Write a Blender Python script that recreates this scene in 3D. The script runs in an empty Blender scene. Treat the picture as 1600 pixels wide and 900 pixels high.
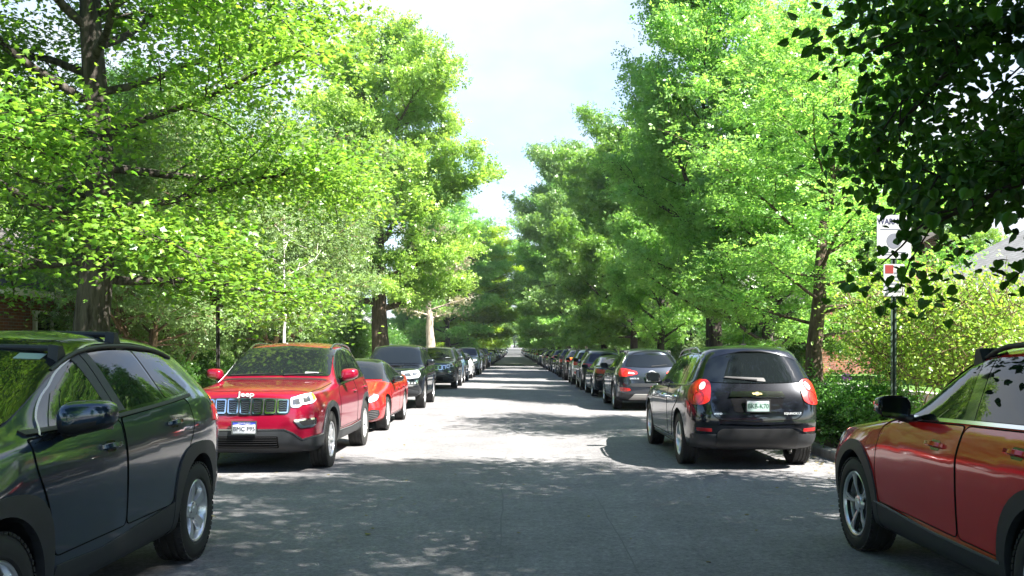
import bpy, bmesh, math, random
import numpy as np
from mathutils import Vector, Matrix
from mathutils.bvhtree import BVHTree
from mathutils.geometry import delaunay_2d_cdt

SC = bpy.context.scene
COL = SC.collection
R = math.radians

# ---------------------------------------------------------------- camera, sky, sun, exposure
CAM_H = 1.64
cam_data = bpy.data.cameras.new('camera')
cam_data.sensor_width = 36.0
cam_data.lens = 36.0 * 1450 / 1600
cam_data.shift_y = 96 / 1600
cam_data.shift_x = -3 / 1600
cam_data.clip_start = 0.05
cam_data.clip_end = 4000
cam = bpy.data.objects.new('camera', cam_data)
cam.location = (0, 0, CAM_H)
cam.rotation_euler = (R(90), 0, 0)
COL.objects.link(cam)
SC.camera = cam

SUN_EL, SUN_AZ = 48.0, 124.0            # azimuth clockwise from +Y
world = bpy.data.worlds.new('World')
SC.world = world
world.use_nodes = True
wn, wl = world.node_tree.nodes, world.node_tree.links
wn.clear()
w_out = wn.new('ShaderNodeOutputWorld')
w_bg = wn.new('ShaderNodeBackground')
w_bg.inputs['Strength'].default_value = 0.062
w_sky = wn.new('ShaderNodeTexSky')
w_sky.sky_type = 'NISHITA'
w_sky.sun_disc = False
w_sky.sun_elevation = R(SUN_EL)
w_sky.sun_rotation = R(SUN_AZ)
w_sky.air_density = 1.0
w_sky.dust_density = 0.6
w_sky.ozone_density = 4.0
w_tc = wn.new('ShaderNodeTexCoord')
w_map = wn.new('ShaderNodeMapping')
w_map.inputs['Scale'].default_value = (1.0, 1.0, 2.2)
w_map.inputs['Location'].default_value = (3.1, 0.4, 0.0)
w_noi = wn.new('ShaderNodeTexNoise')
w_noi.inputs['Scale'].default_value = 1.7
w_noi.inputs['Detail'].default_value = 7
w_noi.inputs['Roughness'].default_value = 0.55
w_sep = wn.new('ShaderNodeSeparateXYZ')
w_add = wn.new('ShaderNodeMath'); w_add.operation = 'MULTIPLY_ADD'
w_add.inputs[1].default_value = 0.26      # more cloud towards +Y
w_ramp = wn.new('ShaderNodeValToRGB')
w_ramp.color_ramp.elements[0].position = 0.52
w_ramp.color_ramp.elements[1].position = 0.80
w_mix = wn.new('ShaderNodeMix'); w_mix.data_type = 'RGBA'
w_mix.inputs['B'].default_value = (3.1, 3.35, 3.65, 1)
wl.new(w_tc.outputs['Generated'], w_map.inputs['Vector'])
wl.new(w_map.outputs['Vector'], w_noi.inputs['Vector'])
wl.new(w_tc.outputs['Generated'], w_sep.inputs['Vector'])
wl.new(w_sep.outputs['Y'], w_add.inputs[0])
wl.new(w_noi.outputs['Fac'], w_add.inputs[2])
wl.new(w_add.outputs[0], w_ramp.inputs['Fac'])
wl.new(w_ramp.outputs['Color'], w_mix.inputs['Factor'])
wl.new(w_sky.outputs['Color'], w_mix.inputs['A'])
wl.new(w_mix.outputs['Result'], w_bg.inputs['Color'])
wl.new(w_bg.outputs['Background'], w_out.inputs['Surface'])

sun_data = bpy.data.lights.new('sun', 'SUN')
sun_data.energy = 5.0
sun_data.angle = R(0.53)
sun_data.color = (1.0, 0.955, 0.88)
sun = bpy.data.objects.new('sun', sun_data)
_az, _el = R(SUN_AZ), R(SUN_EL)
SUN_DIR = Vector((math.sin(_az) * math.cos(_el), math.cos(_az) * math.cos(_el), math.sin(_el)))
sun.rotation_euler = SUN_DIR.to_track_quat('Z', 'Y').to_euler()
sun.location = SUN_DIR * 60
COL.objects.link(sun)

SC.view_settings.view_transform = 'Standard'
SC.view_settings.look = 'None'
SC.view_settings.exposure = 2.55
SC.view_settings.gamma = 1.0
SC.view_settings.use_curve_mapping = False
SC.render.film_transparent = False
SC.cycles.max_bounces = 12
SC.cycles.diffuse_bounces = 8
SC.cycles.glossy_bounces = 3
SC.cycles.transmission_bounces = 8
SC.cycles.transparent_max_bounces = 4
SC.cycles.sample_clamp_indirect = 6
SC.cycles.caustics_reflective = False
SC.cycles.caustics_refractive = False
SC.cycles.use_denoising = True
try:
    SC.cycles.denoiser = 'OPENIMAGEDENOISE'
except Exception:
    pass

# ---------------------------------------------------------------- materials
def nodemat(name):
    m = bpy.data.materials.new(name)
    m.use_nodes = True
    n = m.node_tree.nodes
    return m, n, m.node_tree.links, n.get('Principled BSDF')

def mat(name, col, rough=0.5, metal=0.0, coat=0.0, spec=0.5, noise=0.0, nscale=20.0, coat_rough=0.03, emit=None):
    m, n, l, b = nodemat(name)
    b.inputs['Base Color'].default_value = (*col, 1)
    b.inputs['Roughness'].default_value = rough
    b.inputs['Metallic'].default_value = metal
    b.inputs['Coat Weight'].default_value = coat
    b.inputs['Coat Roughness'].default_value = coat_rough
    b.inputs['Specular IOR Level'].default_value = spec
    if noise:
        tc = n.new('ShaderNodeTexCoord'); nz = n.new('ShaderNodeTexNoise')
        nz.inputs['Scale'].default_value = nscale; nz.inputs['Detail'].default_value = 5
        mx = n.new('ShaderNodeMix'); mx.data_type = 'RGBA'
        mx.inputs['A'].default_value = (*[c * (1 - noise) for c in col], 1)
        mx.inputs['B'].default_value = (*[min(1, c * (1 + noise)) for c in col], 1)
        l.new(tc.outputs['Object'], nz.inputs['Vector']); l.new(nz.outputs['Fac'], mx.inputs['Factor'])
        l.new(mx.outputs['Result'], b.inputs['Base Color'])
    return m

def paint(name, col, metal=0.35, rough=0.32):
    """car paint: flake base under a clear coat, with a faint film of dust"""
    m, n, l, b = nodemat(name)
    b.inputs['Metallic'].default_value = metal
    b.inputs['Coat Weight'].default_value = 1.0
    b.inputs['Coat IOR'].default_value = 1.6
    b.inputs['Specular IOR Level'].default_value = .08
    tc = n.new('ShaderNodeTexCoord'); nz = n.new('ShaderNodeTexNoise')
    nz.inputs['Scale'].default_value = 2.3; nz.inputs['Detail'].default_value = 6
    l.new(tc.outputs['Object'], nz.inputs['Vector'])
    mr = n.new('ShaderNodeMapRange')
    mr.inputs['From Min'].default_value = 0.3; mr.inputs['From Max'].default_value = 0.8
    mr.inputs['To Min'].default_value = 0.02; mr.inputs['To Max'].default_value = 0.09
    l.new(nz.outputs['Fac'], mr.inputs['Value']); l.new(mr.outputs['Result'], b.inputs['Coat Roughness'])
    mx = n.new('ShaderNodeMix'); mx.data_type = 'RGBA'
    mx.inputs['A'].default_value = (*col, 1)
    mx.inputs['B'].default_value = (*[c * 0.95 + 0.003 for c in col], 1)
    l.new(nz.outputs['Fac'], mx.inputs['Factor']); l.new(mx.outputs['Result'], b.inputs['Base Color'])
    b.inputs['Roughness'].default_value = rough
    return m

M = {}
M['glass'] = mat('tinted_glass', (0.006, 0.008, 0.009), 0.015, spec=0.5)
M['glass'].node_tree.nodes['Principled BSDF'].inputs['IOR'].default_value = 1.5
M['black'] = mat('black_plastic', (0.010, 0.010, 0.011), 0.5, noise=0.15)
M['clad'] = mat('grey_plastic_cladding', (0.017, 0.019, 0.022), 0.55, noise=0.15)
M['gloss_black'] = mat('gloss_black', (0.008, 0.008, 0.009), 0.08, coat=0.6)
M['seam'] = mat('dark_gap', (0.004, 0.004, 0.004), 0.9, spec=0.1)
M['chrome'] = mat('chrome', (0.78, 0.79, 0.80), 0.09, metal=1.0)
M['satin'] = mat('satin_metal', (0.36, 0.37, 0.38), 0.25, metal=1.0)
M['alloy'] = mat('alloy_wheel', (0.62, 0.63, 0.65), 0.3, metal=0.75, coat=0.4)
M['alloy_dark'] = mat('dark_alloy', (0.035, 0.036, 0.04), 0.3, metal=0.5, coat=0.5)
M['tyre'] = mat('tyre_rubber', (0.014, 0.0135, 0.013), 0.75, noise=0.35, nscale=9)
M['brake'] = mat('brake_disc', (0.14, 0.13, 0.125), 0.5, metal=0.7)
M['lamp'] = mat('lamp_lens', (0.52, 0.55, 0.58), 0.06, metal=0.55, coat=1.0)
M['lamp_dark'] = mat('lamp_bezel', (0.10, 0.105, 0.11), 0.12, metal=0.5, coat=1.0)
M['amber'] = mat('amber_lens', (0.75, 0.22, 0.02), 0.1, coat=1.0)
M['red_lamp'] = mat('red_lamp_lens', (0.55, 0.012, 0.012), 0.08, coat=1.0)
M['red_dark'] = mat('red_reflector', (0.28, 0.01, 0.012), 0.1, coat=1.0)
M['clear_lamp'] = mat('reverse_lamp_lens', (0.75, 0.70, 0.68), 0.1, coat=1.0)
M['plate'] = mat('plate_white', (0.40, 0.42, 0.44), 0.4)
M['plate_blue'] = mat('plate_blue', (0.03, 0.05, 0.30), 0.35)
M['plate_green'] = mat('plate_green_ink', (0.015, 0.06, 0.035), 0.4)
M['plate_ink'] = mat('plate_ink', (0.02, 0.022, 0.04), 0.4)
M['plate_hill'] = mat('plate_hills', (0.25, 0.34, 0.31), 0.4)
M['white_badge'] = mat('bright_badge', (0.82, 0.82, 0.83), 0.2, metal=0.6)
M['gold_badge'] = mat('gold_badge', (0.75, 0.62, 0.28), 0.25, metal=0.7)
M['skid'] = mat('silver_skid_panel', (0.45, 0.44, 0.42), 0.4, metal=0.3)

def lens(name, c0, c1, scale, metal=0.0, rough=0.08):
    m, n, l, b = nodemat(name)
    tc = n.new('ShaderNodeTexCoord'); vo = n.new('ShaderNodeTexVoronoi'); vo.inputs['Scale'].default_value = scale
    mx = n.new('ShaderNodeMix'); mx.data_type = 'RGBA'
    mx.inputs['A'].default_value = (*c0, 1); mx.inputs['B'].default_value = (*c1, 1)
    l.new(tc.outputs['Object'], vo.inputs['Vector']); l.new(vo.outputs['Color'], mx.inputs['Factor']); l.new(mx.outputs['Result'], b.inputs['Base Color'])
    b.inputs['Metallic'].default_value = metal; b.inputs['Roughness'].default_value = .3
    b.inputs['Coat Weight'].default_value = 1.0; b.inputs['Coat Roughness'].default_value = rough * .3
    return m
M['lamp'] = lens('lamp_lens', (.22, .24, .26), (.75, .78, .80), 14, .4)
M['red_lamp'] = lens('red_lamp_lens', (.30, .006, .006), (.62, .022, .016), 26)

# ---------------------------------------------------------------- object helpers
def tag(o, label=None, cat=None, group=None, kind=None):
    if label: o['label'] = label
    if cat: o['category'] = cat
    if group: o['group'] = group
    if kind: o['kind'] = kind
    return o

def link(name, me, parent=None, mats=()):
    for m in mats:
        me.materials.append(m)
    o = bpy.data.objects.new(name, me)
    COL.objects.link(o)
    if parent is not None:
        o.parent = parent
    return o

def empty(name, loc=(0, 0, 0), rz=0.0):
    o = bpy.data.objects.new(name, None)
    o.empty_display_size = 0.3
    o.location = loc
    o.rotation_euler = (0, 0, rz)
    COL.objects.link(o)
    return o

def raw_mesh(name, verts, polys, smooth=False, mids=None):
    """mesh from an array of verts and an (n,k) array or a list of faces"""
    me = bpy.data.meshes.new(name)
    verts = np.asarray(verts, dtype=np.float32).reshape(-1, 3)
    me.vertices.add(len(verts)); me.vertices.foreach_set('co', verts.ravel())
    if isinstance(polys, np.ndarray):
        n, k = polys.shape
        idx = polys.astype(np.int32).ravel()
        starts = np.arange(0, n * k, k, dtype=np.int32); tot = np.full(n, k, dtype=np.int32)
    else:
        n = len(polys)
        tot = np.array([len(p) for p in polys], dtype=np.int32)
        idx = np.array([i for p in polys for i in p], dtype=np.int32)
        starts = np.concatenate([[0], np.cumsum(tot)[:-1]]).astype(np.int32) if n else np.zeros(0, np.int32)
    me.loops.add(len(idx)); me.loops.foreach_set('vertex_index', idx)
    me.polygons.add(n)
    me.polygons.foreach_set('loop_start', starts)
    me.polygons.foreach_set('loop_total', tot)
    if mids is not None:
        me.polygons.foreach_set('material_index', np.asarray(mids, dtype=np.int32))
    me.polygons.foreach_set('use_smooth', np.full(n, bool(smooth)))
    me.update(calc_edges=True)
    me.validate()
    return me

class MB:
    """collects simple shapes into one mesh"""
    def __init__(s): s.v = []; s.f = []; s.m = []
    def add(s, verts, faces, mi=0):
        b = len(s.v); s.v.extend([tuple(p) for p in verts])
        s.f.extend([[b + i for i in f] for f in faces]); s.m.extend([mi] * len(faces)); return s
    def box(s, c, d, mi=0, rz=0.0, mtx=None):
        x, y, z = d[0] / 2, d[1] / 2, d[2] / 2
        vs = [Vector((a, b, e)) for a in (-x, x) for b in (-y, y) for e in (-z, z)]
        if mtx is None: mtx = Matrix.Translation(c) @ Matrix.Rotation(rz, 4, 'Z')
        vs = [mtx @ p for p in vs]
        return s.add(vs, [(0, 1, 3, 2), (4, 6, 7, 5), (0, 4, 5, 1), (2, 3, 7, 6), (0, 2, 6, 4), (1, 5, 7, 3)], mi)
    def tube(s, pts, rad, n=8, mi=0, cap=True):
        pts = [Vector(p) for p in pts]
        if not hasattr(rad, '__len__'): rad = [rad] * len(pts)
        rings = []; ref = None
        for i, p in enumerate(pts):
            d = (pts[min(i + 1, len(pts) - 1)] - pts[max(i - 1, 0)]).normalized()
            if ref is None:
                ref = d.orthogonal().normalized()
            a = (ref - d * ref.dot(d))
            a = a.normalized() if a.length > 1e-6 else d.orthogonal().normalized()
            ref = a; b = d.cross(a)
            rings.append([p + (a * math.cos(2 * math.pi * k / n) + b * math.sin(2 * math.pi * k / n)) * rad[i] for k in range(n)])
        vs = [q for r in rings for q in r]; fs = []
        for i in range(len(pts) - 1):
            for k in range(n):
                fs.append((i * n + k, i * n + (k + 1) % n, (i + 1) * n + (k + 1) % n, (i + 1) * n + k))
        if cap:
            fs.append(tuple(reversed(range(n)))); fs.append(tuple(range((len(pts) - 1) * n, len(pts) * n)))
        return s.add(vs, fs, mi)
    def lathe(s, prof, n=32, mi=0, axis='X', c=(0, 0, 0), closed=False):
        """prof = [(along axis, radius)]"""
        vs = []
        for (a, r) in prof:
            for k in range(n):
                t = 2 * math.pi * k / n; u, w = r * math.cos(t), r * math.sin(t)
                q = (a, u, w) if axis == 'X' else ((u, w, a) if axis == 'Z' else (u, a, w))
                vs.append((q[0] + c[0], q[1] + c[1], q[2] + c[2]))
        m = len(prof); fs = []
        for i in range(m if closed else m - 1):
            j = (i + 1) % m
            for k in range(n):
                fs.append((i * n + k, i * n + (k + 1) % n, j * n + (k + 1) % n, j * n + k))
        return s.add(vs, fs, mi)
    def mesh(s, name, smooth=False, sharp=None):
        me = raw_mesh(name, s.v, s.f, smooth or sharp is not None, s.m)
        bm = bmesh.new(); bm.from_mesh(me)
        bmesh.ops.recalc_face_normals(bm, faces=bm.faces)
        bm.to_mesh(me); bm.free()
        if sharp is not None:
            me.set_sharp_from_angle(angle=R(sharp))
        return me
    def build(s, name, mats, parent=None, smooth=False, sharp=None):
        if not isinstance(mats, (list, tuple)): mats = [mats]
        return link(name, s.mesh(name, smooth, sharp), parent, mats)

def rbox_mesh(name, size, bevel=0.01, seg=2, mtx=None, subdiv=0):
    bm = bmesh.new()
    bmesh.ops.create_cube(bm, size=1.0)
    for v in bm.verts:
        v.co = Vector((v.co.x * size[0], v.co.y * size[1], v.co.z * size[2]))
    if bevel:
        bmesh.ops.bevel(bm, geom=list(bm.edges), offset=bevel, segments=seg, affect='EDGES', profile=0.5)
    if mtx is not None:
        bmesh.ops.transform(bm, matrix=mtx, verts=bm.verts)
    me = bpy.data.meshes.new(name); bm.to_mesh(me); bm.free()
    for p in me.polygons: p.use_smooth = True
    me.set_sharp_from_angle(angle=R(40))
    return me

def subsurf_mesh(name, verts, faces, level=2, creases=None):
    me = raw_mesh(name, verts, faces, True)
    bm = bmesh.new(); bm.from_mesh(me)
    bmesh.ops.recalc_face_normals(bm, faces=bm.faces)
    if creases:
        lay = bm.edges.layers.float.new('crease_edge')
        bm.verts.ensure_lookup_table()
        for e in bm.edges:
            k = (min(e.verts[0].index, e.verts[1].index), max(e.verts[0].index, e.verts[1].index))
            if k in creases: e[lay] = creases[k]
    bm.to_mesh(me); bm.free()
    o = bpy.data.objects.new('temporary', me); COL.objects.link(o)
    md = o.modifiers.new('s', 'SUBSURF'); md.levels = level; md.render_levels = level
    dg = bpy.context.evaluated_depsgraph_get()
    out = bpy.data.meshes.new_from_object(o.evaluated_get(dg))
    bpy.data.objects.remove(o); bpy.data.meshes.remove(me)
    out.name = name
    return out

def text_mesh(txt, size, bold=0.0, ext=0.001):
    c = bpy.data.curves.new('lettering', 'FONT'); c.body = txt; c.size = size
    c.align_x = 'CENTER'; c.align_y = 'CENTER'; c.offset = bold; c.extrude = ext; c.resolution_u = 3
    o = bpy.data.objects.new('temporary', c); COL.objects.link(o)
    me = bpy.data.meshes.new_from_object(o)
    bpy.data.objects.remove(o); bpy.data.curves.remove(c)
    return me

def ease(a, b, t):
    t = min(1.0, max(0.0, (t - a) / (b - a))); return t * t * (3 - 2 * t)

def z0(y):
    """height of the street along its length: level, with a slow rise far away"""
    return 0.0 if y < 190 else (y - 190) ** 2 * 2.6e-5 if y < 380 else 0.9386 + (y - 380) * 0.0099
# ================================================================ car builder
# local frame while building: x across, y = s along the car from the front bumper, z up

def resample(poly, step, closed=True):
    out = []
    n = len(poly)
    for i in range(n if closed else n - 1):
        a, b = np.array(poly[i], float), np.array(poly[(i + 1) % n], float)
        k = max(1, int(math.ceil(np.linalg.norm(b - a) / step)))
        for j in range(k):
            out.append(tuple(a + (b - a) * j / k))
    if not closed: out.append(tuple(map(float, poly[-1])))
    return out

def rounded(poly, r, seg=4):
    """round the corners of a 2D polygon; r may be a list per corner"""
    out = []; n = len(poly)
    for i in range(n):
        p0, p, p1 = (Vector(poly[i - 1]), Vector(poly[i]), Vector(poly[(i + 1) % n]))
        rr = r[i] if hasattr(r, '__len__') else r
        a, b = p0 - p, p1 - p
        k = min(rr, a.length * .45, b.length * .45)
        if k < 1e-4: out.append(tuple(p)); continue
        pa, pb = p + a.normalized() * k, p + b.normalized() * k
        for j in range(seg + 1):
            t = j / seg
            out.append(tuple(pa * (1 - t) ** 2 + p * 2 * t * (1 - t) + pb * t * t))
    return out

def strip(line, w):
    """polygon of a polyline drawn with a pen of width w"""
    L_, R_ = [], []
    pts = [Vector(p) for p in line]
    for i, p in enumerate(pts):
        d = (pts[min(i + 1, len(pts) - 1)] - pts[max(i - 1, 0)]).normalized()
        nrm = Vector((-d.y, d.x)) * (w / 2 if not hasattr(w, '__len__') else w[i] / 2)
        L_.append(tuple(p + nrm)); R_.append(tuple(p - nrm))
    return L_ + R_[::-1]

def arc(cx, cz, r, a0, a1, n=18, rz=None):
    return [(cx + r * math.cos(R(a0 + (a1 - a0) * i / n)), cz + (rz or r) * math.sin(R(a0 + (a1 - a0) * i / n))) for i in range(n + 1)]

class Car:
    def __init__(c, name, L, W, H, fo, wb, rt, tw, ra, rows, front, rear, bulge=(.06, .05), paintmat=None, low_black=True, creases=None, roofmat=None):
        c.L, c.W, c.H, c.fo, c.wb, c.rt, c.tw, c.ra = L, W, H, fo, wb, rt, tw, ra
        c.paint = paintmat; c.name = name
        c.root = empty(name)
        c.roofmat = roofmat; c.hull(rows, front, rear, bulge, low_black, creases or {})

    # ---- the body shell
    def hull(c, rows, front, rear, bulge, low_black, cr):
        nst = len(rows); V = []; F = []; MI = []
        c.cowl = rows[4][0]
        rings = []
        for i, (s, zt, wr, zr, wb, zb, wm, zl) in enumerate(rows):
            half = [(0, zl), (wm - .12, zl), (wm - .03, zl + .10), (wm - .004, zl + .10 + .38 * (zb - zl - .1)),
                    (wm, zb - .20), (wb + .012, zb - .03), (wb - .018, zb + .015), (wr, zr), (wr * .6, zt - .22 * (zt - zr)), (0, zt)]
            ss = front if i == 0 else rear if i == nst - 1 else None
            idx = {}
            for k, (w, z) in enumerate(half):
                y = ss[k] if ss else s
                idx[(k, 1)] = len(V); V.append((w, y, z))
                if 0 < k < 9:
                    idx[(k, -1)] = len(V); V.append((-w, y, z))
                else:
                    idx[(k, -1)] = idx[(k, 1)]
            rings.append(idx)
        for i in range(nst - 1):
            a, b = rings[i], rings[i + 1]
            for sg in (1, -1):
                for k in range(9):
                    F.append((a[(k, sg)], a[(k + 1, sg)], b[(k + 1, sg)], b[(k, sg)])); MI.append(1 if k == 0 or (k == 1 and low_black) else 2 if c.roofmat and ((k >= 7 and 5 <= i <= 9) or (k == 6 and 4 <= i <= 9)) else 0)
        def cap(ring, bl, sgn):
            g = {}
            for k in range(1, 9):
                p = V[ring[(k, 1)]]
                for ci, cc in ((1, .55), (0, 0), (-1, .55)):
                    dz = .025 if k == 1 else (-.02 if k == 8 else 0)
                    up = 0.012 * (1 - cc) if k >= 6 else 0
                    g[(k, ci)] = len(V)
                    V.append((p[0] * cc * (1 if ci >= 0 else -1), p[1] + sgn * bl * (1 - cc * cc), p[2] + dz + up))
                g[(k, 2)] = ring[(k, 1)]; g[(k, -2)] = ring[(k, -1)]
            for k in range(1, 8):
                for ci in range(-2, 2):
                    F.append((g[(k, ci)], g[(k, ci + 1)], g[(k + 1, ci + 1)], g[(k + 1, ci)])); MI.append(1 if k == 1 and low_black else 0)
            for k, e in ((1, 0), (8, 9)):
                m = ring[(e, 1)]
                F.append((g[(k, 2)], m, g[(k, 0)], g[(k, 1)])); F.append((g[(k, -2)], m, g[(k, 0)], g[(k, -1)])); MI.extend([0 if e else 1] * 2)
        cap(rings[0], bulge[0], -1); cap(rings[-1], bulge[1], 1)
        creases = {}
        def cre(i, j, v):
            creases[(min(i, j), max(i, j))] = v
        for i in range(nst - 1):
            for sg in (1, -1):
                for k, v in cr.get('long', {}).items():
                    lo, hi, val = v
                    if lo <= i < hi: cre(rings[i][(k, sg)], rings[i + 1][(k, sg)], val)
        for i, (klo, khi, val) in cr.get('ring', {}).items():
            for sg in (1, -1):
                for k in range(klo, khi): cre(rings[i][(k, sg)], rings[i][(k + 1, sg)], val)
        # subdivide, then fit to the exact size
        me = raw_mesh('body', V, F, True, MI)
        me.materials.append(c.paint); me.materials.append(M['black'])
        if c.roofmat: me.materials.append(c.roofmat)
        bm = bmesh.new(); bm.from_mesh(me); bmesh.ops.recalc_face_normals(bm, faces=bm.faces)
        lay = bm.edges.layers.float.new('crease_edge')
        for e in bm.edges:
            k = (min(e.verts[0].index, e.verts[1].index), max(e.verts[0].index, e.verts[1].index))
            if k in creases: e[lay] = creases[k]
        bm.to_mesh(me); bm.free()
        o = bpy.data.objects.new('temporary', me); COL.objects.link(o)
        md = o.modifiers.new('s', 'SUBSURF'); md.levels = 3; md.render_levels = 3
        out = bpy.data.meshes.new_from_object(o.evaluated_get(bpy.context.evaluated_depsgraph_get()))
        bpy.data.objects.remove(o)
        n = len(out.vertices); co = np.zeros(n * 3, np.float32); out.vertices.foreach_get('co', co); co = co.reshape(-1, 3)
        co[:, 0] *= c.W / 2 / np.abs(co[:, 0]).max()
        y0, y1 = co[:, 1].min(), co[:, 1].max(); co[:, 1] = (co[:, 1] - y0) / (y1 - y0) * c.L
        zb = co[:, 2].min(); co[:, 2] = zb + (co[:, 2] - zb) * (c.H - zb) / (co[:, 2].max() - zb)
        out.vertices.foreach_set('co', co.ravel()); out.update()
        c.hv = co.astype(float)
        nr = np.zeros(n * 3, np.float32); out.vertices.foreach_get('normal', nr); c.hn = nr.reshape(-1, 3).astype(float)
        c.hp = [tuple(p.vertices) for p in out.polygons]
        c.bvh = BVHTree.FromPolygons([Vector(v) for v in c.hv], c.hp)
        # cut the wheel wells
        o = bpy.data.objects.new('temporary', out); COL.objects.link(o)
        cut = MB()
        for sy in (c.fo, c.fo + c.wb):
            for sg in (1, -1):
                q = MB().lathe([(sg * (c.W / 2 - .34), 0.001), (sg * (c.W / 2 - .34), c.ra), (sg * (c.W / 2 + .3), c.ra), (sg * (c.W / 2 + .3), 0.001)], 40, 0, 'X', (0, sy, c.rt + .015))
                cut.add(q.v, q.f)
        cm = cut.mesh('cutter'); cm.materials.append(M['black'])
        bm = bmesh.new(); bm.from_mesh(cm); bmesh.ops.remove_doubles(bm, verts=bm.verts, dist=.003); bmesh.ops.recalc_face_normals(bm, faces=bm.faces); bm.to_mesh(cm); bm.free()
        co_ = bpy.data.objects.new('temporary2', cm); COL.objects.link(co_)
        md = o.modifiers.new('b', 'BOOLEAN'); md.operation = 'DIFFERENCE'; md.object = co_; md.solver = 'EXACT'
        md.material_mode = 'TRANSFER'
        fin = bpy.data.meshes.new_from_object(o.evaluated_get(bpy.context.evaluated_depsgraph_get()))
        bpy.data.objects.remove(o); bpy.data.objects.remove(co_)
        fin.name = 'body'
        for p in fin.polygons: p.use_smooth = True
        fin.set_sharp_from_angle(angle=R(50))
        c.body = c.emit('body', fin)

    def emit(c, name, me, parent=None, mats=()):
        """link a mesh built in the s frame as a part"""
        me.transform(Matrix.Translation((0, -c.L / 2, 0)))
        return link(name, me, parent or c.root, mats)

    # ---- projections onto the shell
    def cast(c, kind, u, v):
        W2 = c.W / 2
        if kind == 'side+': o, d = (3, u, v), (-1, 0, 0)
        elif kind == 'side-': o, d = (-3, u, v), (1, 0, 0)
        elif kind in ('front', 'screen'): o, d = (u, -3, v), (0, 1, 0)
        elif kind == 'rear': o, d = (u, c.L + 3, v), (0, -1, 0)
        elif kind == 'top': o, d = (u, v, 4), (0, 0, -1)
        elif kind[:4] == 'wrap':                       # u runs round the corner from the middle of the nose or tail
            r = .42; sg = 1 if kind[5] == '+' else -1
            f = W2 - r; q = math.pi * r / 2
            if u < f: x, y, dx, dy = u, 0, 0, 1
            elif u < f + q:
                a = (u - f) / r; x, y, dx, dy = f + r * math.sin(a), r - r * math.cos(a), -math.sin(a), math.cos(a)
            else: x, y, dx, dy = W2, r + u - f - q, -1, 0
            x -= dx * 1.0; y -= dy * 1.0
            if kind[4] == 'R': y = c.L - y; dy = -dy
            o, d = (sg * x, y, v), (sg * dx, dy, 0)
        h, n, i, _ = c.bvh.ray_cast(Vector(o), Vector(d))
        if kind == 'screen':
            h, n, i, _ = c.bvh.ray_cast(Vector((u, c.cowl - .35, v)), Vector((0, 1, 0)))
            if h is None or h.y < c.cowl - .06:
                h, n, i, _ = c.bvh.find_nearest(Vector((u, c.cowl + .0, v)))
        elif h is None:
            h, n, i, _ = c.bvh.find_nearest(Vector(o) + Vector(d) * (3 - W2 if kind[:4] == 'side' else 2.9 if kind[:4] in ('fron', 'rear') else 1.0))
        vs = c.hp[i]; w = [1.0 / ((Vector(c.hv[k]) - h).length + 1e-5) for k in vs]
        nn = Vector((0, 0, 0))
        for k, ww in zip(vs, w): nn += Vector(c.hn[k]) * ww
        return h, nn.normalized()

    def panel_mesh(c, name, poly, kind, off=.004, thick=.012, grid=.04, step=.03):
        out = resample(poly, step)
        cl = []
        for p in out:
            if not cl or math.hypot(p[0] - cl[-1][0], p[1] - cl[-1][1]) > 1e-4: cl.append(p)
        out = cl; n = len(out)
        a = np.array(out); pts = [Vector(p) for p in out]
        x0, z0_, x1, z1 = a[:, 0].min(), a[:, 1].min(), a[:, 0].max(), a[:, 1].max()
        if min(x1 - x0, z1 - z0_) > grid:
            gx, gz = np.meshgrid(np.arange(x0 + grid / 2, x1, grid), np.arange(z0_ + grid / 2, z1, grid)); g = np.stack([gx.ravel(), gz.ravel()], 1)
            ins = np.zeros(len(g), bool); dist = np.full(len(g), 9.0)
            for i in range(n):
                p, q = a[i], a[(i + 1) % n]
                cond = (p[1] > g[:, 1]) != (q[1] > g[:, 1])
                xi = p[0] + (g[:, 1] - p[1]) * (q[0] - p[0]) / ((q[1] - p[1]) if abs(q[1] - p[1]) > 1e-9 else 1e-9)
                ins ^= cond & (g[:, 0] < xi)
                d = q - p; t = np.clip(((g - p) @ d) / (d @ d), 0, 1)
                dist = np.minimum(dist, np.linalg.norm(g - p - t[:, None] * d, axis=1))
            pts += [Vector(p) for p in g[ins & (dist > grid * .35)]]
        v2, _, f2, ov, _, _ = delaunay_2d_cdt(pts, [(i, (i + 1) % n) for i in range(n)], [], 1, 1e-6)
        V, N = [], []
        for p in v2:
            h, nn = c.cast(kind, p.x, p.y)
            V.append(h + nn * off); N.append(nn)
        F = [list(f) for f in f2]
        # rim down to the shell
        cnt = {}
        for f in F:
            for i in range(len(f)):
                e = (f[i], f[(i + 1) % len(f)]); cnt[e] = cnt.get(e, 0) + 1
        rimN = []
        for (i, j) in [e for e in cnt if (e[1], e[0]) not in cnt]:
            b = len(V)
            side = (V[j] - V[i]).cross(N[i]).normalized()
            V += [V[i].copy(), V[j].copy(), V[j] - N[j] * thick, V[i] - N[i] * thick]; N += [side] * 4
            F.append([b, b + 3, b + 2, b + 1])
        # winding: face normal along N
        G = []
        for f in F:
            nn = (V[f[1]] - V[f[0]]).cross(V[f[2]] - V[f[0]])
            G.append(f if nn.dot(N[f[0]]) >= 0 else f[::-1])
        me = bpy.data.meshes.new(name); me.from_pydata([tuple(v) for v in V], [], G); me.update()
        for p in me.polygons: p.use_smooth = True
        me.normals_split_custom_set_from_vertices([tuple(x) for x in N])
        return me

    def panel(c, name, poly, kind, material, parent=None, **k):
        return c.emit(name, c.panel_mesh(name, poly, kind, **k), parent, [material])

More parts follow.
